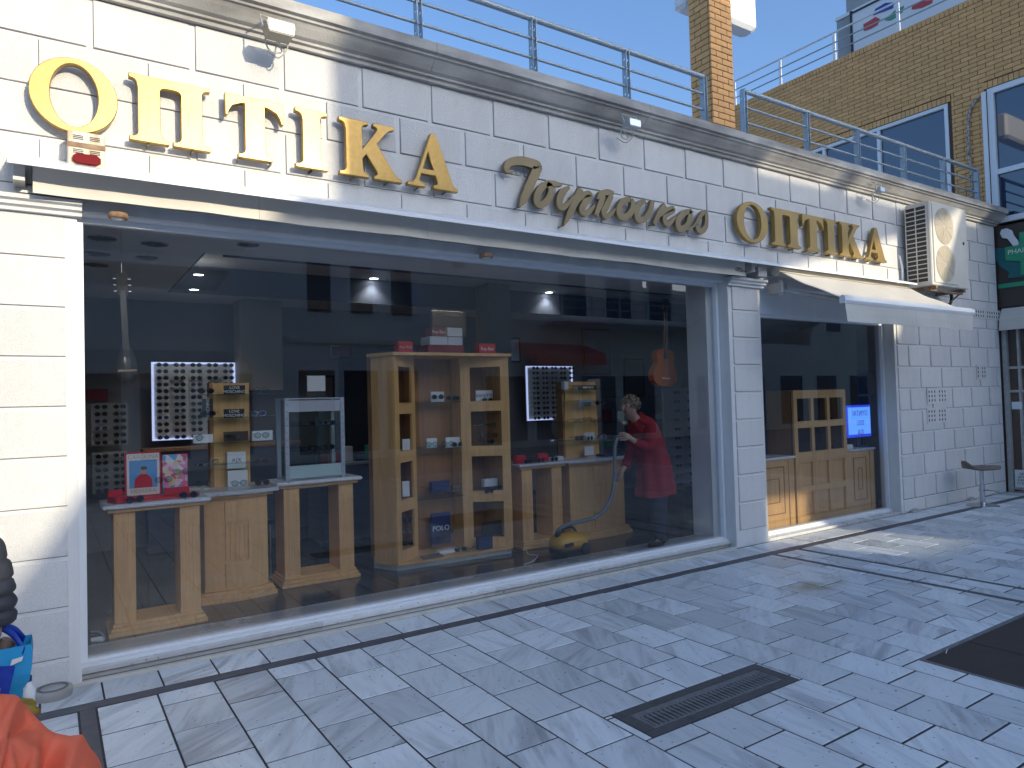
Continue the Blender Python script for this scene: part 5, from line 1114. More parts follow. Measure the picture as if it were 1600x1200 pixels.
# back room: counters, shelf, dark doorway, picture
o = thing('wall_shelf', 'long dark counter shelf under the left backlit panel', 'shelf', (2, 8.9, 1.2)); BB(.85, 2.6, 8.7, 8.99, 1.22, 1.26).build('board', M['woodin'], o); BX(.9, 2.55, 8.75, 8.99, .1, 1.219).build('front', M['bluestep'], o)
o = thing('wall_picture', 'small dark maroon picture on the back wall above the vitrine', 'picture', (2.9, 9.28, 2.4)); P = at(521, 541, 1, 9.2); Q = at(553, 556, 1, 9.2); BX(P.x-.02, Q.x+.02, 9.27, 9.299, Q.z-.02, P.z+.02).build('frame', M['pgrey'], o); BX(P.x, Q.x, 9.265, 9.2695, Q.z, P.z).build('print', M['dred'], o)
o = thing('back_counter', 'low dark counter with pale top deep inside the shop', 'counter', (4, 8, .1)); BX(2.6, 4.6, 8.0, 8.5, .1, .98).build('body', M['bluestep'], o); BB(2.55, 4.65, 7.95, 8.55, .981, 1.01).build('top', M['innersill'], o)
o = thing('inner_column', 'square dark column deep inside the shop behind the cabinet', 'column', (5.1, 8.2, .1)); BX(5.0, 5.35, 8.1, 8.45, .1, 3.3).build('shaft', M['inwall'], o)
o = thing('inner_column', 'pale beige column deep inside left of the wall picture', 'column', (2.1, 8.8, .1)); BX(1.9, 2.4, 8.75, 9.1, 1.9, 2.99).build('shaft', mat('beige_wall', (.33, .31, .26), .8), o)
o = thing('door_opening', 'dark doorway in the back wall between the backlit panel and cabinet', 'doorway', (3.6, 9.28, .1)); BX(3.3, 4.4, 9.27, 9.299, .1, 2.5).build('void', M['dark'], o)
# small red label at far left
P = at(147, 617, 1, 9.2); o = thing('wall_label', 'small dull red sign on the inner wall at the far left', 'sign', (P.x, 9.28, P.z)); BX(P.x-.1, P.x+.14, 9.27, 9.299, P.z-.07, P.z+.07).build('plate', M['dred'], o)
# second window furniture
def nested(par, x0, x1, z0, z1, y, m_=None):
    m = MB(); t = .012
    for e in (.0, .10):
        a, b_, c, d = x0+e, x1-e, z0+e*1.4, z1-e*1.4
        if b_-a < .06: break
        m.box(a, a+t, y-.004, y+.004, c, d); m.box(b_-t, b_, y-.004, y+.004, c, d); m.box(a+t, b_-t, y-.004, y+.004, c, c+t); m.box(a+t, b_-t, y-.004, y+.004, d-t, d)
    return m.build('panel_groove', M['woodin'], par)
def counter(lab, x0, x1, z1):
    o = thing('oak_counter', lab, 'counter', ((x0+x1)/2, 5.5, .03), 0, 'oak counters in the smaller window')
    BX(x0, x1, 5.42, 5.75, .032, z1-.032).build('body', M['wood'], o); nested(o, x0+.14, x1-.2, .2, z1-.12, 5.419); BX(x1-.12, x1-.03, 5.408, 5.4195, .05, z1-.04).build('pilaster', M['wood'], o)
    BB(x0-.01, x1+.01, 5.395, 5.78, z1-.0315, z1, b=.006).build('counter_top', M['marbletop'], o)
counter('oak counter with marble top left of the gridded cabinet in the smaller window', 6.86, 7.775, .9); counter('oak counter with marble top right of the gridded cabinet in the smaller window', 8.945, 9.60, .9)
o = thing('gridded_cabinet', 'oak cabinet with six square openings above six panels in the smaller window', 'cabinet', (8.36, 5.5, .03))
gx0, gx1, gz = 7.79, 8.93, 1.715; ys = 5.40
m_ = MB(); m_.box(gx0, gx1, ys+.03, ys+.05, .033, .87); m_.build('lower_back', M['wood'], o)
cols_ = [gx0, gx0+.07, gx0+.36, gx0+.42, gx0+.71, gx0+.77, gx1-.07, gx1]
for i in range(0, 8, 2): BX(cols_[i], cols_[i+1], ys, ys+.029, .033, gz).build('stile', M['wood'], o)
for (a, b_) in ((.033, .13), (.42, .50), (.80, .93), (1.235, 1.32), (1.61, gz)):
    for i in (1, 3, 5): BX(cols_[i]+.0005, cols_[i+1]-.0005, ys+.002, ys+.027, a, b_).build('rail', M['wood'], o)
BX(gx0, gx0+.02, ys+.051, ys+.4, .033, gz).build('side_panel', M['woodin'], o); BX(gx1-.02, gx1, ys+.051, ys+.4, .033, gz).build('side_panel', M['woodin'], o); BX(gx0+.0205, gx1-.0205, ys+.37, ys+.39, .87, gz).build('back_panel', M['ebony'], o)
for i, z in enumerate((.95, 1.33)):
    for x in (8.0, 8.36, 8.72): specs(x, 5.5, z, 'glasses in the %s %s opening of the gridded cabinet' % ('lower' if i == 0 else 'upper', 'left' if x < 8.2 else 'middle' if x < 8.5 else 'right'), 'glasses in the gridded cabinet', 0, 1, .2)
o = thing('lit_screen', 'blue lit screen with mirrored Greek letters above the right oak counter', 'screen', at(1342, 680, 1, 5.56))
P = at(1323, 636, 1, 5.56); Q = at(1362, 682, 1, 5.56); zt_ = at(1342, 633, 1, 5.56).z; zb2 = at(1342, 683, 1, 5.56).z
BX(P.x, Q.x, 5.565, 5.59, zb2, zt_).build('screen_edge', M['screenblue'], o); BX(P.x+.03, Q.x-.02, 5.559, 5.5645, zb2+.04, zt_-.03).build('screen_face', M['screen'], o)
for i, (tx, sz) in enumerate((('ΟΥΝΤΑΙ', .10), ('ΣΕΙΣ', .09), ('ΘΑ', .11))): text('screen_letters', tx, sz, M['screenink'], ((P.x+Q.x)/2+.02, 5.557, zt_-.12-.135*i), FR, o, sx=-1)
m_ = MB(); m_.box((P.x+Q.x)/2-.03, (P.x+Q.x)/2+.03, 5.58, 5.6, .9, zb2); m_.build('stand', M['black'], o)
o = thing('dark_poster', 'dark poster of a face behind the lit screen in the smaller window', 'poster', at(1358, 640, 1, 5.8)); P = at(1340, 580, 1, 5.8); Q = at(1372, 690, 1, 5.8); BX(P.x, Q.x, 5.8, 5.82, 1.0, at(1356, 578, 1, 5.8).z).build('board', M['bluestep'], o)
c = at(1360, 600, 1, 5.8); m_ = MB(); m_.prism(arc(c.x, c.z, .12, .17, 0, 360, 20)[:-1], 1, 5.79, 5.799); m_.build('face_print', mat('print_face', (.22, .16, .13), .6), o)
m_ = MB(); m_.box(P.x+.1, P.x+.14, 5.821, 5.85, .9, 1.05); m_.build('easel', M['black'], o)
boxon('floral_box', 'small red patterned box at the left end of the counter in the smaller window', 6.95, 7.33, 5.5, 5.6, .901, .99, pm)
boxon('stacked_papers', 'stack of pale papers on the counter beside the lit screen', 8.98, 9.15, 5.45, 5.6, .901, .96, M['paper'])
# guitars
def guitar(lab, P0, P1, body_w, m_, bowl, y):
    """P0 head top, P1 body bottom"""
    d = (P0-P1); L = d.length; o = thing('hanging_guitar' if not bowl else 'hanging_bouzouki', lab, 'guitar' if not bowl else 'bouzouki', P1)
    ang = math.atan2(d.x, d.z); 
    def T(x, z): return (P1.x+x*math.cos(ang)+z*math.sin(ang), P1.z-x*math.sin(ang)+z*math.cos(ang))
    w_ = body_w/2
    if bowl: prof = [(0, 0), (w_*.6, .01), (w_*.95, .07), (w_, .13), (w_*.8, .20), (w_*.42, .27), (w_*.2, .32)]
    else: prof = [(0, 0), (w_*.6, .012), (w_*.95, .07), (w_, .14), (w_*.88, .2), (w_*.66, .26), (w_*.62, .29), (w_*.72, .35), (w_*.74, .39), (w_*.6, .435), (w_*.2, .45)]
    pts = [T(x, z) for x, z in prof]+[T(-x, z) for x, z in reversed(prof[1:])]
    top = prof[-1][1]
    m1 = MB()
    if bowl:
        n_ = 12; rings = []
        for k in range(6):
            t = k/5; s_ = math.cos(t*math.pi/2*.9); rings.append([(P1.x+(px_-P1.x)*s_, y+.11*math.sin(t*math.pi/2), (P1.z+.14)+(pz-(P1.z+.14))*s_) for px_, pz in pts])
        m1.loft(rings)
    else: m1.prism(pts, 1, y, y+.09)
    m1.build('body', m_ if not bowl else mat('bowl_lacquer', (.03, .03, .035), .3, 0, .5, coat=.4), o); hc = T(0, top-.085)
    MB().prism(arc(hc[0], hc[1], .042 if not bowl else .02, .042 if not bowl else .02, 0, 360, 20)[:-1], 1, y-.003, y-.0005).build('sound_hole', M['black'] if not bowl else M['guitardark'], o)
    def bar_(x0, x1, za, zb3, ya, yb2, nm, mt): MB().prism([T(x0, za), T(x1, za), T(x1, zb3), T(x0, zb3)], 1, ya, yb2).build(nm, mt, o)
    bar_(-.022, .022, top-.12, L-.16, y-.010, y-.0035, 'fretboard', M['ebony'] if not bowl else M['guitardark']); bar_(-.02, .02, top, L-.16, y-.003, y+.02, 'neck', m_)
    bar_(-.035, .035, L-.16, L, y-.004, y+.012, 'headstock', M['ebony'] if not bowl else M['guitardark']); bar_(-.06, .06, .09, .105, y-.008, y-.0005, 'bridge', M['card'] if not bowl else M['ebony'])
    m2 = MB()
    for k in range(-3, 3): a, b_ = T(k*.006+.003, .1), T(k*.006+.003, L-.12); m2.tube([(a[0], y-.013, a[1]), (b_[0], y-.013, b_[1])], .0009, 3)
    m2.build('strings', M['chrome'], o); m2 = MB()
    for k in range(3):
        for s_ in (-1, 1): a = T(s_*.036, L-.04-.045*k); b_ = T(s_*.055, L-.04-.045*k); m2.tube([(a[0], y+.005, a[1]), (b_[0], y+.005, b_[1])], .007, 6)
    m2.build('tuning_pegs', M['chrome'], o)
    a = T(0, L); m2 = MB(); m2.tube([(a[0], y, a[1]), (a[0], y, 3.0)], .0018, 4); m2.build('hanging_wire', M['chrome'], o)
guitar('dark bowl backed bouzouki hanging by a wire at the left of the big window', at(190, 427, 1, 5.75), at(200, 600, 1, 5.75), .135, M['guitardark'], True, 5.75)
guitar('orange classical guitar hanging in the right part of the big window', at(1041, 466, 1, 5.95), at(1040, 604, 1, 5.95), .40, M['guitar'], False, 5.95)
# ------------------------------------------------------------------ vacuum cleaner
P = Vector((4.40, 5.70, FZ)); o = thing('vacuum_cleaner', 'yellow canister vacuum cleaner with black base on the shop floor', 'vacuum cleaner', P, R(8))
m_ = MB(); rings = []
for z, hx, hy in ((.0, .19, .12), (.07, .215, .14), (.085, .215, .14)): rings.append([(hx*math.copysign(abs(math.cos(a))**.6, math.cos(a)), hy*math.copysign(abs(math.sin(a))**.6, math.sin(a)), z) for a in [2*math.pi*i/24 for i in range(24)]])
m_.loft(rings); m_.build('base', M['black'], o, local=True)
m_ = MB(); rings = []
for z, hx, hy, dx in ((.086, .21, .137, 0), (.13, .215, .14, 0), (.17, .195, .13, -.005), (.205, .15, .11, -.015), (.228, .08, .06, -.02)): rings.append([(dx+hx*math.copysign(abs(math.cos(a))**.65, math.cos(a)), hy*math.copysign(abs(math.sin(a))**.65, math.sin(a)), z) for a in [2*math.pi*i/24 for i in range(24)]])
m_.loft(rings); m_.build('shell', M['yellow'], o, local=True)
m_ = MB(); m_.tube(bez([(-.1, 0, .2), (-.06, 0, .26), (.05, 0, .27), (.13, 0, .19)]), .014, 8); m_.build('handle', M['black'], o, local=True)
for s_ in (-1, 1): m_ = MB(); m_.tube([(.1, s_*.125, .06), (.1, s_*.16, .06)], .06, 18); m_.build('wheel', M['black'], o, local=True)
BX(-.2, -.08, -.1495, -.139, .11, .15).build('vent', M['black'], o, local=True)
hp = [Vector((4.25, 5.68, FZ+.20)), Vector((4.25, 5.66, FZ+.27)), Vector((4.36, 5.63, FZ+.32)), Vector((4.66, 5.58, FZ+.36)), Vector((4.84, 5.56, FZ+.5)), Vector((4.91, 5.55, FZ+.72)), Vector((4.925, 5.55, FZ+.95)), Vector((4.95, 5.56, FZ+1.1)), Vector((5.02, 5.58, FZ+1.175))]
hb = bez(hp, 14); m_ = MB(); m_.tube(hb, .02, 10, rs=[.0205+.0035*((i % 2)*2-1) for i in range(len(hb))]); h_ = m_.build('hose', M['hose'], o)
m_ = MB(); m_.tube([hp[0], hp[0]+Vector((0, -.01, .05))], .03, 10); m_.build('hose_collar', M['black'], o); m_ = MB(); m_.tube([hp[-1], hp[-1]+Vector((.1, .02, -.03))], .018, 10); m_.build('hose_grip', M['chrome'], o)
def cable(lab, pts, m_, r_=.006, plug=True):
    o = thing('power_cable', lab, 'cable', pts[0], 0, 'white cables on the shop floor'); q = MB(); q.tube(bez(pts), r_, 6); q.build('cord', m_, o)
    if plug: q = MB(); p = Vector(pts[-1]); q.bbox(p.x-.02, p.x+.05, p.y-.015, p.y+.015, p.z-.004, p.z+.02, .004); q.build('plug', m_, o)
fz = FZ+.008
cable('white cable with a plug on the dark floor left of the left table', [at(u, v, 2, fz) for u, v in ((142, 987), (155, 988), (162, 995), (160, 1001), (147, 1001))], M['card'])
cable('thin white cable running from behind the middle table onto the sill', [at(u, v, 2, fz) for u, v in ((822, 858), (826, 866), (840, 868), (832, 877), (819, 882))], M['card'], .004, False)
# ------------------------------------------------------------------ people
def skin(name, V, E_, mt, par, lvl=2, k=None):
    me = bpy.data.meshes.new(name); me.from_pydata([v[:3] for v in V], E_, []); o = bpy.data.objects.new(name, me); C.objects.link(o); o.parent = par
    me.materials.append(mt); md = o.modifiers.new('skin', 'SKIN'); md.use_smooth_shade = True
    if not me.skin_vertices: me.attributes  # layer is made with the modifier below
    bm = bmesh.new(); bm.from_mesh(me); ly = bm.verts.layers.skin.verify(); bm.verts.ensure_lookup_table()
    for i, v in enumerate(V):
        r_ = v[3] if isinstance(v[3], tuple) else (v[3], v[3]); bm.verts[i][ly].radius = r_
        bm.verts[i][ly].use_root = (i == 0)
    bm.to_mesh(me); bm.free(); s_ = o.modifiers.new('sub', 'SUBSURF'); s_.levels = s_.render_levels = lvl; return o
def chain(V, E_, start, pts):
    prev = start
    for p in pts: V.append(p); E_.append((prev, len(V)-1)); prev = len(V)-1
    return prev
def hand_fingers(V, E_, wrist_i, palm, dirv, side, curl, sc=1.0, thumb=1):
    """five unequal bent fingers on a palm vertex"""
    V.append((*palm, .026*sc)); E_.append((wrist_i, len(V)-1)); pi = len(V)-1
    d = Vector(dirv).normalized(); s_ = Vector(side).normalized(); c_ = Vector(curl).normalized(); p0 = Vector(palm)
    for k, ln in enumerate((.07, .08, .075, .06)):
        b_ = p0+s_*(.026*(k-1.5))*sc+d*.03*sc; q1 = b_+d*ln*.45*sc+c_*.008; q2 = q1+(d*.5+c_*.85).normalized()*ln*.4*sc; q3 = q2+(c_-d*.5).normalized()*ln*.3*sc
        chain(V, E_, pi, [(*b_, .011*sc), (*q1, .0095*sc), (*q2, .0085*sc), (*q3, .007*sc)])
    b_ = p0-s_*.035*sc*thumb; chain(V, E_, pi, [(*(b_), .012*sc), (*(b_+d*.03*sc+c_*.03*sc-s_*.01*thumb), .010*sc), (*(b_+d*.045*sc+c_*.055*sc), .008*sc)])
# woman: faces -x, bends forward, feet near (5.36, 5.40) and (5.62, 5.5)
g = thing('person', 'woman with tousled blonde hair in a red coat bending forward to vacuum inside the shop', 'person', (5.5, 5.52, FZ))
def W(x, y, z): return (x-5.5, y-5.52, z-FZ)
V = [(*W(5.56, 5.55, .86), (.13, .12))]; E_ = []
t1 = chain(V, E_, 0, [(*W(5.52, 5.55, 1.03), (.12, .11)), (*W(5.44, 5.55, 1.2), (.125, .12)), (*W(5.34, 5.55, 1.36), (.12, .13)), (*W(5.26, 5.55, 1.43), (.06, .06)), (*W(5.20, 5.55, 1.475), .05), (*W(5.15, 5.545, 1.53), (.085, .075)), (*W(5.14, 5.545, 1.60), (.09, .08)), (*W(5.15, 5.545, 1.645), (.06, .055))])
sh = 3
h1 = chain(V, E_, sh, [(*W(5.30, 5.42, 1.34), .052), (*W(5.27, 5.39, 1.16), .043), (*W(5.14, 5.44, 1.20), .035), (*W(5.10, 5.46, 1.235), .028)]); hand_fingers(V, E_, h1, W(5.065, 5.49, 1.265), (-.8, .35, .15), (0, .3, 1), (-.1, .9, -.4), .95, -1)
h2 = chain(V, E_, sh, [(*W(5.33, 5.69, 1.32), .052), (*W(5.34, 5.72, 1.10), .043), (*W(5.22, 5.70, .95), .035), (*W(5.16, 5.69, .9), .028)]); hand_fingers(V, E_, h2, W(5.12, 5.69, .87), (-.7, 0, -.7), (0, 1, 0), (.2, 0, -1), .95)
l1 = chain(V, E_, 0, [(*W(5.50, 5.46, .80), .095), (*W(5.42, 5.44, .50), .065), (*W(5.40, 5.42, .25), .045), (*W(5.41, 5.41, .15), .04), (*W(5.33, 5.395, .125), (.035, .022)), (*W(5.26, 5.39, .12), (.03, .018))])
l2 = chain(V, E_, 0, [(*W(5.62, 5.63, .80), .095), (*W(5.60, 5.62, .50), .065), (*W(5.63, 5.58, .25), .045), (*W(5.64, 5.56, .15), .04), (*W(5.56, 5.55, .125), (.035, .022)), (*W(5.50, 5.55, .12), (.03, .018))])
skin('body', V, E_, M['skin'], g)
def ell(c, rx, ry, ax_u, ax_v, n=24, ph=0, wob=0):
    c = Vector(c); u_ = Vector(ax_u).normalized(); v_ = Vector(ax_v).normalized()
    return [tuple(c+u_*rx*math.cos(2*math.pi*i/n)*(1+wob*math.sin(3*2*math.pi*i/n+ph))+v_*ry*math.sin(2*math.pi*i/n)*(1+wob*math.sin(3*2*math.pi*i/n+ph))) for i in range(n)]
rings = [ell(W(5.235, 5.55, 1.455), .06, .062, (.7, 0, .7), (0, 1, 0)), ell(W(5.275, 5.55, 1.425), .10, .12, (.75, 0, .65), (0, 1, 0)), ell(W(5.33, 5.55, 1.37), .135, .175, (.8, 0, .6), (0, 1, 0)), ell(W(5.40, 5.55, 1.24), .155, .175, (.9, 0, .4), (0, 1, 0)),
         ell(W(5.46, 5.55, 1.08), .165, .17, (.95, 0, .25), (0, 1, 0), wob=.02), ell(W(5.49, 5.55, .94), .185, .18, (1, 0, .15), (0, 1, 0), wob=.03, ph=1), ell(W(5.50, 5.55, .78), .21, .19, (1, 0, .1), (0, 1, 0), wob=.04, ph=1.4), ell(W(5.50, 5.55, .62), .235, .21, (1, 0, .06), (0, 1, 0), wob=.05, ph=1.8), ell(W(5.50, 5.55, .615), .22, .2, (1, 0, .06), (0, 1, 0), wob=.05, ph=1.8)]
R2 = []
for i in range(len(rings)-1):
    for q in range(4):
        t = q/4; row = []
        for j in range(48):
            j0 = j//2; A0 = Vector(rings[i][j0]); A1 = Vector(rings[i][(j0+1) % 24]); B0 = Vector(rings[i+1][j0]); B1 = Vector(rings[i+1][(j0+1) % 24]); f = (j % 2)/2
            p = (A0.lerp(A1, f)).lerp(B0.lerp(B1, f), t); th = 2*math.pi*j/48; dn = min(1, max(0, (1.3-FZ-p.z)/.5)); c0 = Vector((-.02, .03, p.z))
            fold = .013*dn*math.sin(th*7+p.z*3)+.009*(1-dn)*math.sin(th*5+p.z*22)+.006*math.sin(p.z*38+th*2); row.append(tuple(p+(p-c0).normalized()*fold))
        R2.append(row)
rings = R2
m_ = MB(); m_.loft(rings, cap=False); m_.build('coat', M['coat'], g, local=True, subsurf=1)
for pts_, rs in (([W(5.32, 5.42, 1.37), W(5.30, 5.39, 1.27), W(5.27, 5.385, 1.17), W(5.2, 5.41, 1.17), W(5.13, 5.445, 1.21)], [.075, .07, .066, .058, .046]), ([W(5.34, 5.67, 1.36), W(5.34, 5.71, 1.22), W(5.33, 5.72, 1.10), W(5.25, 5.705, .99), W(5.19, 5.695, .93)], [.075, .07, .066, .056, .046])):
    b_ = bez(pts_, 5); rr2 = [rs[min(i//5, 4)]+(rs[min(i//5+1, 4)]-rs[min(i//5, 4)])*(i % 5)/5+.003*math.sin(i*1.3) for i in range(len(b_))]; m_ = MB(); m_.tube(b_, .06, 14, rs=rr2); m_.build('coat_sleeve', M['coat'], g, local=True)
m_ = MB(); m_.tube(bez([W(5.27, 5.49, 1.48), W(5.30, 5.55, 1.50), W(5.27, 5.62, 1.48)]), .025, 8); m_.build('coat_collar', M['coat'], g, local=True)
for pts_ in ([W(5.50, 5.46, .72), W(5.42, 5.44, .50), W(5.40, 5.42, .27), W(5.41, 5.41, .19)], [W(5.62, 5.63, .72), W(5.60, 5.62, .50), W(5.63, 5.58, .27), W(5.64, 5.56, .19)]):
    m_ = MB(); m_.tube(bez(pts_, 5), .06, 14, rs=[.10-.0025*i for i in range(16)]); m_.build('trouser_leg', M['trousers'], g, local=True)
for p in ((5.34, 5.395), (5.57, 5.552)):
    m_ = MB(); rings = [[(*W(p[0]+x, p[1]+y*k, z),) for x, y in [(.11*math.cos(a)-.01, .043*math.sin(a)) for a in [2*math.pi*i/16 for i in range(16)]]] for z, k in ((.1025, 1), (.125, 1.05), (.15, .9))]; m_.loft(rings)
    m_.tube([W(p[0]+.07, p[1], .13), W(p[0]+.07, p[1], .23)], .045, 12); m_.build('boot', M['black'], g, local=True)
# hair: tousled locks
m_ = MB(); hc = Vector(W(5.155, 5.545, 1.60)); rings = []
for k in range(7):
    t = k/6; a = math.pi*(.02+.62*t); rings.append([(hc.x+.012+.098*math.sin(a)*math.cos(b_)*(1.05 if math.cos(b_) > 0 else .92), hc.y+.092*math.sin(a)*math.sin(b_), hc.z+.10*math.cos(a)) for b_ in [2*math.pi*i/16 for i in range(16)]])
m_.loft(rings, cap=False)
for k in range(70):
    b_ = random.uniform(0, 2*math.pi); a = random.uniform(.05, 1.9); d = Vector((math.sin(a)*math.cos(b_), math.sin(a)*math.sin(b_), math.cos(a)))
    if d.x < -.55 and d.z < .3: continue
    p = hc+Vector((.012, 0, 0))+d*.092; t = d.cross(Vector((random.uniform(-1, 1), random.uniform(-1, 1), random.uniform(-1, 1)))).normalized()
    m_.tube([p-t*.02, p+d*.016, p+t*.035+d*.006, p+t*.05-d*.01+Vector((0, 0, -.015))], .008, 5, rs=[.004, .009, .007, .002])
m_.build('hair', M['hair'], g, local=True)
# face
fx = W(5.075, 5.545, 1.575); m_ = MB(); m_.tube([(fx[0]+.005, fx[1], fx[2]+.02), (fx[0]-.018, fx[1], fx[2]-.015), (fx[0]+.004, fx[1], fx[2]-.022)], .01, 8, rs=[.006, .012, .008]); m_.build('nose', M['skin'], g, local=True)
for s_ in (-1, 1): m_ = MB(); m_.lathe([(.001, .010), (.008, .006), (.0105, 0), (.008, -.006), (.001, -.010)], fx[0]+.012, fx[1]+s_*.03, 8); m_.v = [(a, b_, c+fx[2]+.015) for a, b_, c in m_.v]; m_.build('eye', M['ink'], g, local=True)
m_ = MB(); m_.tube([(fx[0]+.008, fx[1]-.02, fx[2]-.048), (fx[0]-.002, fx[1], fx[2]-.046), (fx[0]+.008, fx[1]+.02, fx[2]-.048)], .005, 6); m_.build('mouth', M['dred'], g, local=True)
# passer-by in a puffer jacket at the left edge, holding a bag
g = thing('person', 'passer-by in a dark quilted puffer jacket at the left picture edge, holding shopping bags', 'person', (-.52, 3.3, 0))
def Q_(x, y, z): return (x+.52, y-3.3, z)
V = [(*Q_(-.52, 3.3, .92), (.15, .12))]; E_ = []
chain(V, E_, 0, [(*Q_(-.52, 3.3, 1.15), (.14, .11)), (*Q_(-.52, 3.3, 1.38), (.15, .11)), (*Q_(-.52, 3.3, 1.46), (.06, .06)), (*Q_(-.52, 3.3, 1.53), .05), (*Q_(-.52, 3.32, 1.60), (.075, .085)), (*Q_(-.52, 3.33, 1.67), (.08, .09)), (*Q_(-.52, 3.32, 1.73), (.055, .06))])
a1 = chain(V, E_, 2, [(*Q_(-.34, 3.3, 1.38), .055), (*Q_(-.22, 3.3, 1.12), .045), (*Q_(-.185, 3.3, .93), .036), (*Q_(-.18, 3.3, .885), .03)]); hand_fingers(V, E_, a1, Q_(-.178, 3.3, .85), (0, 0, -1), (0, 1, 0), (-1, 0, -.2))
a2 = chain(V, E_, 2, [(*Q_(-.70, 3.3, 1.38), .055), (*Q_(-.80, 3.3, 1.12), .045), (*Q_(-.82, 3.3, .88), .034)]); hand_fingers(V, E_, a2, Q_(-.82, 3.3, .83), (0, 0, -1), (0, 1, 0), (1, 0, -.2))
for s_ in (-1, 1): chain(V, E_, 0, [(*Q_(-.52+s_*.1, 3.3, .85), .1), (*Q_(-.52+s_*.11, 3.3, .48), .065), (*Q_(-.52+s_*.11, 3.32, .12), .045), (*Q_(-.52+s_*.11, 3.25, .05), (.04, .03)), (*Q_(-.52+s_*.11, 3.12, .035), (.035, .025))])
skin('body', V, E_, M['skin'], g)
def puffy(path, rad, n, seg, nm, mt, par, flat=1.0):
    b_ = bez(path, 16); L = len(b_); rr2 = []
    for i in range(L):
        t = i/(L-1)*seg; ph = t-math.floor(t); rr2.append(rad*(.86+.16*math.sin(math.pi*ph)**.5)*(1+.02*math.sin(i)))
    m_ = MB(); m_.tube(b_, rad, n, rs=rr2); return m_.build(nm, mt, par, local=True)
puffy([Q_(-.36, 3.3, 1.40), Q_(-.27, 3.3, 1.27), Q_(-.205, 3.3, 1.10), Q_(-.188, 3.3, .98), Q_(-.186, 3.3, .875)], .075, 18, 8, 'jacket_sleeve', M['puffer'], g)
puffy([Q_(-.68, 3.3, 1.40), Q_(-.77, 3.3, 1.27), Q_(-.81, 3.3, 1.10), Q_(-.82, 3.3, .9)], .075, 18, 7, 'jacket_sleeve', M['puffer'], g)
m_ = MB(); rings = []
for i in range(61):
    t = i/60; z = .82+.66*t; ph = (t*9) % 1; k = .9+.12*math.sin(math.pi*ph)**.5; kk = 1 if t < .85 else 1-(t-.85)*3.6; rings.append([(.215*k*kk*math.cos(a), .155*k*kk*math.sin(a), z) for a in [2*math.pi*q/24 for q in range(24)]])
m_.loft(rings); m_.build('jacket', M['puffer'], g, local=True)
for s_ in (-1, 1): m_ = MB(); m_.tube([Q_(-.52+s_*.1, 3.3, .9), Q_(-.52+s_*.11, 3.3, .5), Q_(-.52+s_*.11, 3.31, .06)], .1, 16, rs=[.12, .09, .075]); m_.build('trouser_leg', M['trousers'], g, local=True); m_ = MB(); m_.bbox(s_*.11-.05, s_*.11+.05, -.2, .09, .0, .08, .02); m_.build('shoe', M['black'], g, local=True)
m_ = MB(); hc = Vector(Q_(-.52, 3.335, 1.68)); rings = []
for k in range(7):
    a = math.pi*(.02+.55*k/6); rings.append([(hc.x+.1*math.sin(a)*math.cos(b_), hc.y+.01+.11*math.sin(a)*math.sin(b_), hc.z+.10*math.cos(a)) for b_ in [2*math.pi*i/16 for i in range(16)]])
m_.loft(rings, cap=False); m_.build('hair', M['ebony'], g, local=True)
for s_ in (-1, 1): BX(s_*.03-.008, s_*.03+.008, -.072, -.062, 1.645, 1.655).build('eye', M['ink'], g, local=True)
BX(-.02, .02, -.07, -.06, 1.585, 1.592).build('mouth', M['dred'], g, local=True)
m_ = MB(); m_.tube([(0, -.06, 1.65), (0, -.095, 1.615), (0, -.062, 1.61)], .01, 8); m_.build('nose', M['skin'], g, local=True)
# shopping bag
cy_ = mat('bag_cyan', (.03, .33, .62), .35, noise=[(9, (.02, .22, .5), .5)]); bl = mat('bag_blue', (.01, .03, .30), .35, noise=[(20, (.02, .08, .45), .7)])
g = thing('shopping_bag', 'glossy blue and cyan shopping bag with white padlock print held by the passer-by', 'shopping bag', (-.2, 3.3, .58)); bx0, bx1, by0, by1, bz0, bz1 = -.36, -.068, 3.22, 3.36, .585, .80
m_ = MB(); rings = []
for k in range(9):
    t = k/8; z = bz0+(bz1-bz0)*t; w_ = .0+.012*math.sin(t*6); d = .55+.45*min(1, t*1.2+.4); yc = (by0+by1)/2; hd = (by1-by0)/2*d; rings.append([(bx0+w_, yc-hd, z), ((bx0+bx1)/2, yc-hd-.012, z), (bx1-w_*.5-(.02 if t < .3 else 0), yc-hd, z), (bx1-w_*.5-(.02 if t < .3 else 0), yc+hd, z), ((bx0+bx1)/2, yc+hd+.01, z), (bx0+w_, yc+hd, z)])
m_.loft(rings, cap=False); m_.sm = [False]*len(m_.sm); m_.add(rings[0], [(5, 4, 3, 2, 1, 0)]); m_.build('bag_body', cy_, g)
m_ = MB(); m_.prism([(-.13, bz0+.155), (-.095, bz0+.165), (-.09, bz0+.18), (-.125, bz0+.175)], 1, by0-.024, by0-.0205); m_.prism([(-.30, bz0+.09), (-.265, bz0+.08), (-.255, bz0+.115), (-.285, bz0+.125)], 1, by0-.024, by0-.0205); m_.build('white_print', M['paper'], g)
MB().prism([(bx0, bz0), (-.145, bz0), (-.115, bz0+.15), (-.2, bz0+.165), (bx0, bz0+.15)], 1, by0-.02, by0-.0155).build('blue_print', bl, g)
m_ = MB(); m_.prism([(-.215, .635), (-.165, .625), (-.16, .665), (-.21, .672)], 1, by0-.024, by0-.0205); m_.tube([(-.203, by0-.022, .67), (-.198, by0-.022, .69), (-.180, by0-.022, .688), (-.173, by0-.022, .667)], .004, 6); m_.build('padlock_print', M['card'], g)
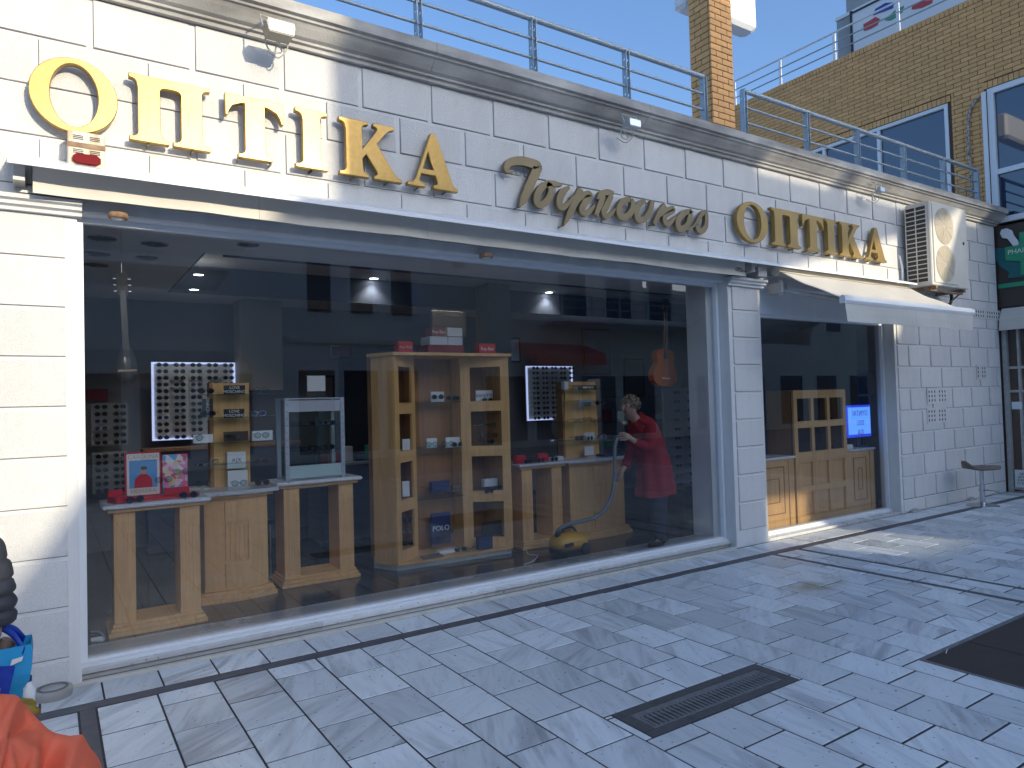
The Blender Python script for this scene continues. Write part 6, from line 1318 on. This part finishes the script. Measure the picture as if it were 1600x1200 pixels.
for y in (by0-.005, by1+.005):
    m_ = MB(); P3 = bez([(-.30, y, .78), (-.25, (y+3.3)/2, .84), (-.19, 3.3, .868), (-.13, (y+3.3)/2, .84), (-.092, y, .78)], 6)
    m_.loft([[(p.x-.0, p.y-.001, p.z-.012), (p.x+.0, p.y+.001, p.z-.012), (p.x+.008, p.y+.001, p.z+.012), (p.x+.008, p.y-.001, p.z+.012)] for p in P3]); m_.build('handle', bl, g)
o = thing('folded_paper', 'rolled papers sticking out of the blue shopping bag', 'paper', (-.16, 3.3, .72)); m_ = MB(); m_.tube([(-.19, 3.3, .70), (-.14, 3.29, .815)], .022, 10); m_.tube([(-.16, 3.32, .70), (-.13, 3.31, .80)], .016, 10); m_.build('roll', M['seat'], o)
o = thing('plastic_bottle', 'small clear bottle beside the blue shopping bag', 'bottle', (-.075, 3.26, .58)); m_ = MB(); m_.lathe([(.001, .565), (.022, .567), (.024, .62), (.012, .65), (.01, .665), (.001, .667)], -.078, 3.25, 16); m_.build('bottle', M['card'], o); m_ = MB(); m_.lathe([(.0125, .655), (.0125, .675), (.001, .676)], -.078, 3.25, 12); m_.build('cap', M['navy'], o)
o = thing('yellow_bag', 'crumpled yellow and brown plastic bag hanging under the blue shopping bag', 'plastic bag', (-.16, 3.2, .5)); m_ = MB(); rings = []
for k in range(9):
    t = k/8; r2 = math.sin(math.pi*(.08+.84*t)); rings.append([(-.19+.15*r2*math.cos(a)*(1+.12*math.sin(a*5+k)), 3.2+.06*r2*math.sin(a)*(1+.15*math.sin(a*7+k*2)), .50+.13*t) for a in [2*math.pi*q/22 for q in range(22)]])
m_.loft(rings); m_.build('bag_body', mat('yellow_brown_print', (.5, .33, .03), .4, noise=[(7, (.14, .06, .02), .9)]), o); m_ = MB(); m_.tube(bez([(-.2, 3.2, .62), (-.24, 3.25, .74), (-.2, 3.3, .86)]), .005, 5); m_.build('strap', M['yellow'], o)
# orange fabric cover over a low trolley
g = thing('orange_cover', 'creased red orange nylon cover draped over a low trolley at the left picture edge', 'cover', (-.35, 2.6, 0))
rid = [at(u, v, 1, 2.65) for u, v in ((-420, 1050), (-200, 1068), (-60, 1085), (10, 1088), (32, 1094), (60, 1128), (84, 1148), (120, 1158), (152, 1186), (166, 1240))]
rd = bez([(p.x, 0, p.z) for p in rid], 12); m_ = MB(); rings = []
rk = random.Random(5); CR = []
for kx, kt, nn in ((.42, -.22, 7), (.72, -.45, 6), (.2, -.5, 5)):
    for q in range(nn): CR.append((kx, kt, rk.uniform(0, 2*math.pi), rk.uniform(.05, .11), rk.uniform(.25, .6), rk.choice([1, 1, -1])))
for i, p in enumerate(rd):
    row = []; s0 = i/(len(rd)-1)
    for j in range(81):
        t = -1+2*j/80; f1 = 0
        for kx, kt, an, wd_, ln_, sg in CR:
            dx, dt = (s0-kx)*1.6, t-kt; al = dx*math.cos(an)+dt*math.sin(an); pe = abs(-dx*math.sin(an)+dt*math.cos(an))
            if 0 < al < ln_: w2 = wd_*(.35+al/ln_); f1 += sg*1.15*max(0, w2-pe)*w2/.1*(1-al/ln_)**.7
        hz = max(p.z*(1-.95*abs(t)**1.6)+f1*min(1, p.z*4), .012); row.append((p.x-.10*abs(t)+f1*.3, 2.65+.62*t, hz))
    rings.append(row)
m_.loft(rings, cap=False, closed=False); m_.keep = True; o = m_.build('fabric', M['orange'], g); sd = o.modifiers.new('th', 'SOLIDIFY'); sd.thickness = .004
BX(-.75, -.12, 2.35, 2.95, .06, .18).build('trolley_frame', M['black'], g)
for x in (-.68, -.2):
    for y in (2.4, 2.9): m_ = MB(); m_.tube([(x, y-.015, .05), (x, y+.015, .05)], .05, 14); m_.build('wheel', M['rubber'], g)
# small litter on the paving
rnd_ = random.Random(3)
for (u, v) in ((1238, 857), (870, 1005), (1310, 912)):
    pass
P = at(1482, 1020, 2, 0); m_ = MB(); m_.tube([(P.x-.03, P.y, .004), (P.x+.05, P.y+.03, .004)], .003, 5); m_.build('straw', M['card'], label='thin white straw lying on the dark brown access cover', category='straw')

# ------------------------------------------------------------------ deeper clutter in the shop
def simple(nm, lab, cat, m_, mt, part, grp=None):
    xs_ = [v[0] for v in m_.v]; ys_ = [v[1] for v in m_.v]; o = thing(nm, lab, cat, (sum(xs_)/len(xs_), sum(ys_)/len(ys_), min(v[2] for v in m_.v)), 0, grp); m_.build(part, mt, o); return o
cols9 = [M['card'], M['red'], M['navy'], M['black'], M['seat'], M['dred'], M['paper'], M['green'], M['pgrey']]
k9 = 0
for i in range(13):
    x = 2.62+.15*i; h9 = random.choice([.08, .12, .18, .22]); k9 += 1
    mm = MB(); mm.bbox(x, x+.11, 8.1, 8.2, 1.0105, 1.0105+h9, .003); simple('counter_box', '%s small box on the back counter deep in the shop' % ORD[min(i, 11)] if i < 12 else 'last small box on the back counter deep in the shop', 'box', mm, cols9[k9*5 % 9], 'box', 'boxes on the back counter')
for i, (x, z, w9, h9, c9) in enumerate(((4.7, 1.9, .5, .35, 'pgrey'), (5.6, 2.3, .7, .4, 'card'), (7.6, 2.1, .6, .8, 'bluestep'), (8.5, 1.7, .5, .7, 'seat'), (2.95, 1.7, .28, .4, 'seat'))):
    f9 = thing('wall_frame', ['grey framed notice', 'wide pale framed print', 'tall slate blue poster', 'tall brown poster', 'small brown framed print'][i]+' on the back wall of the shop', 'picture', (x, 9.29, z), 0, 'frames on the back wall')
    BX(x, x+w9, 9.27, 9.299, z, z+h9).build('frame', M['black'], f9); BX(x+.03, x+w9-.03, 9.262, 9.2695, z+.03, z+h9-.03).build('print', M[c9], f9)
o = thing('desk', 'pale desk with a dark monitor deep in the shop behind the vitrine', 'desk', (2.2, 7.6, .1)); BB(1.75, 2.75, 7.4, 7.95, .82, .86).build('desk_top', M['marbletop'], o)
for x in (1.8, 2.68): BX(x, x+.04, 7.45, 7.9, .1, .819).build('leg', M['woodin'], o)
o = thing('monitor', 'black computer monitor on the pale desk', 'monitor', (2.3, 7.7, .861)); BX(2.05, 2.5, 7.68, 7.71, .95, 1.25).build('screen', M['black'], o); BX(2.25, 2.3, 7.7, 7.75, .861, .96).build('stand', M['black'], o)
def chair(x, y, rz, lab):
    o = thing('chair', lab, 'chair', (x, y, FZ), rz, 'dark chairs inside the shop')
    BB(-.22, .22, -.21, .21, .42, .47, b=.01).build('seat', M['black'], o, local=True); mm = MB(); mm.bbox(-.21, .21, .2, .23, .55, .88, .01); mm.build('backrest', M['black'], o, local=True)
    for a9 in (-.19, .19):
        for b9 in (-.18, .2): mm = MB(); mm.tube([(a9, b9, 0), (a9, b9, .42 if b9 < 0 else .88)], .012, 8); mm.build('leg', M['chrome'], o, local=True)
chair(1.55, 7.2, .6, 'dark chrome legged chair left of the desk deep inside the shop'); chair(4.85, 7.3, -.5, 'dark chrome legged chair behind the table with the red cases'); chair(3.3, 7.5, 2.6, 'dark chrome legged chair hidden behind the tall cabinet')
o = thing('shelf_unit', 'dark glass shelving with small goods at the right rear of the shop', 'shelving', (7.6, 8.6, .1))
for z in (.5, .9, 1.3, 1.7): BX(7.2, 9.0, 8.4, 8.7, z, z+.015).build('shelf', M['shelfglass'], o)
for x in (7.2, 8.97): BX(x, x+.03, 8.4, 8.7, .1, 2.0).build('side', M['pgrey'], o)
for i in range(12):
    x = 7.3+.42*(i % 4); z = (.5155, .9155, 1.3155)[i//4]; mm = MB(); mm.bbox(x, x+.18, 8.45, 8.6, z, z+random.choice([.1, .16, .2]), .003); simple('shelf_box', '%s small box on the dark rear shelving' % ORD[i], 'box', mm, cols9[i*4 % 9], 'box', 'boxes on the rear shelving')
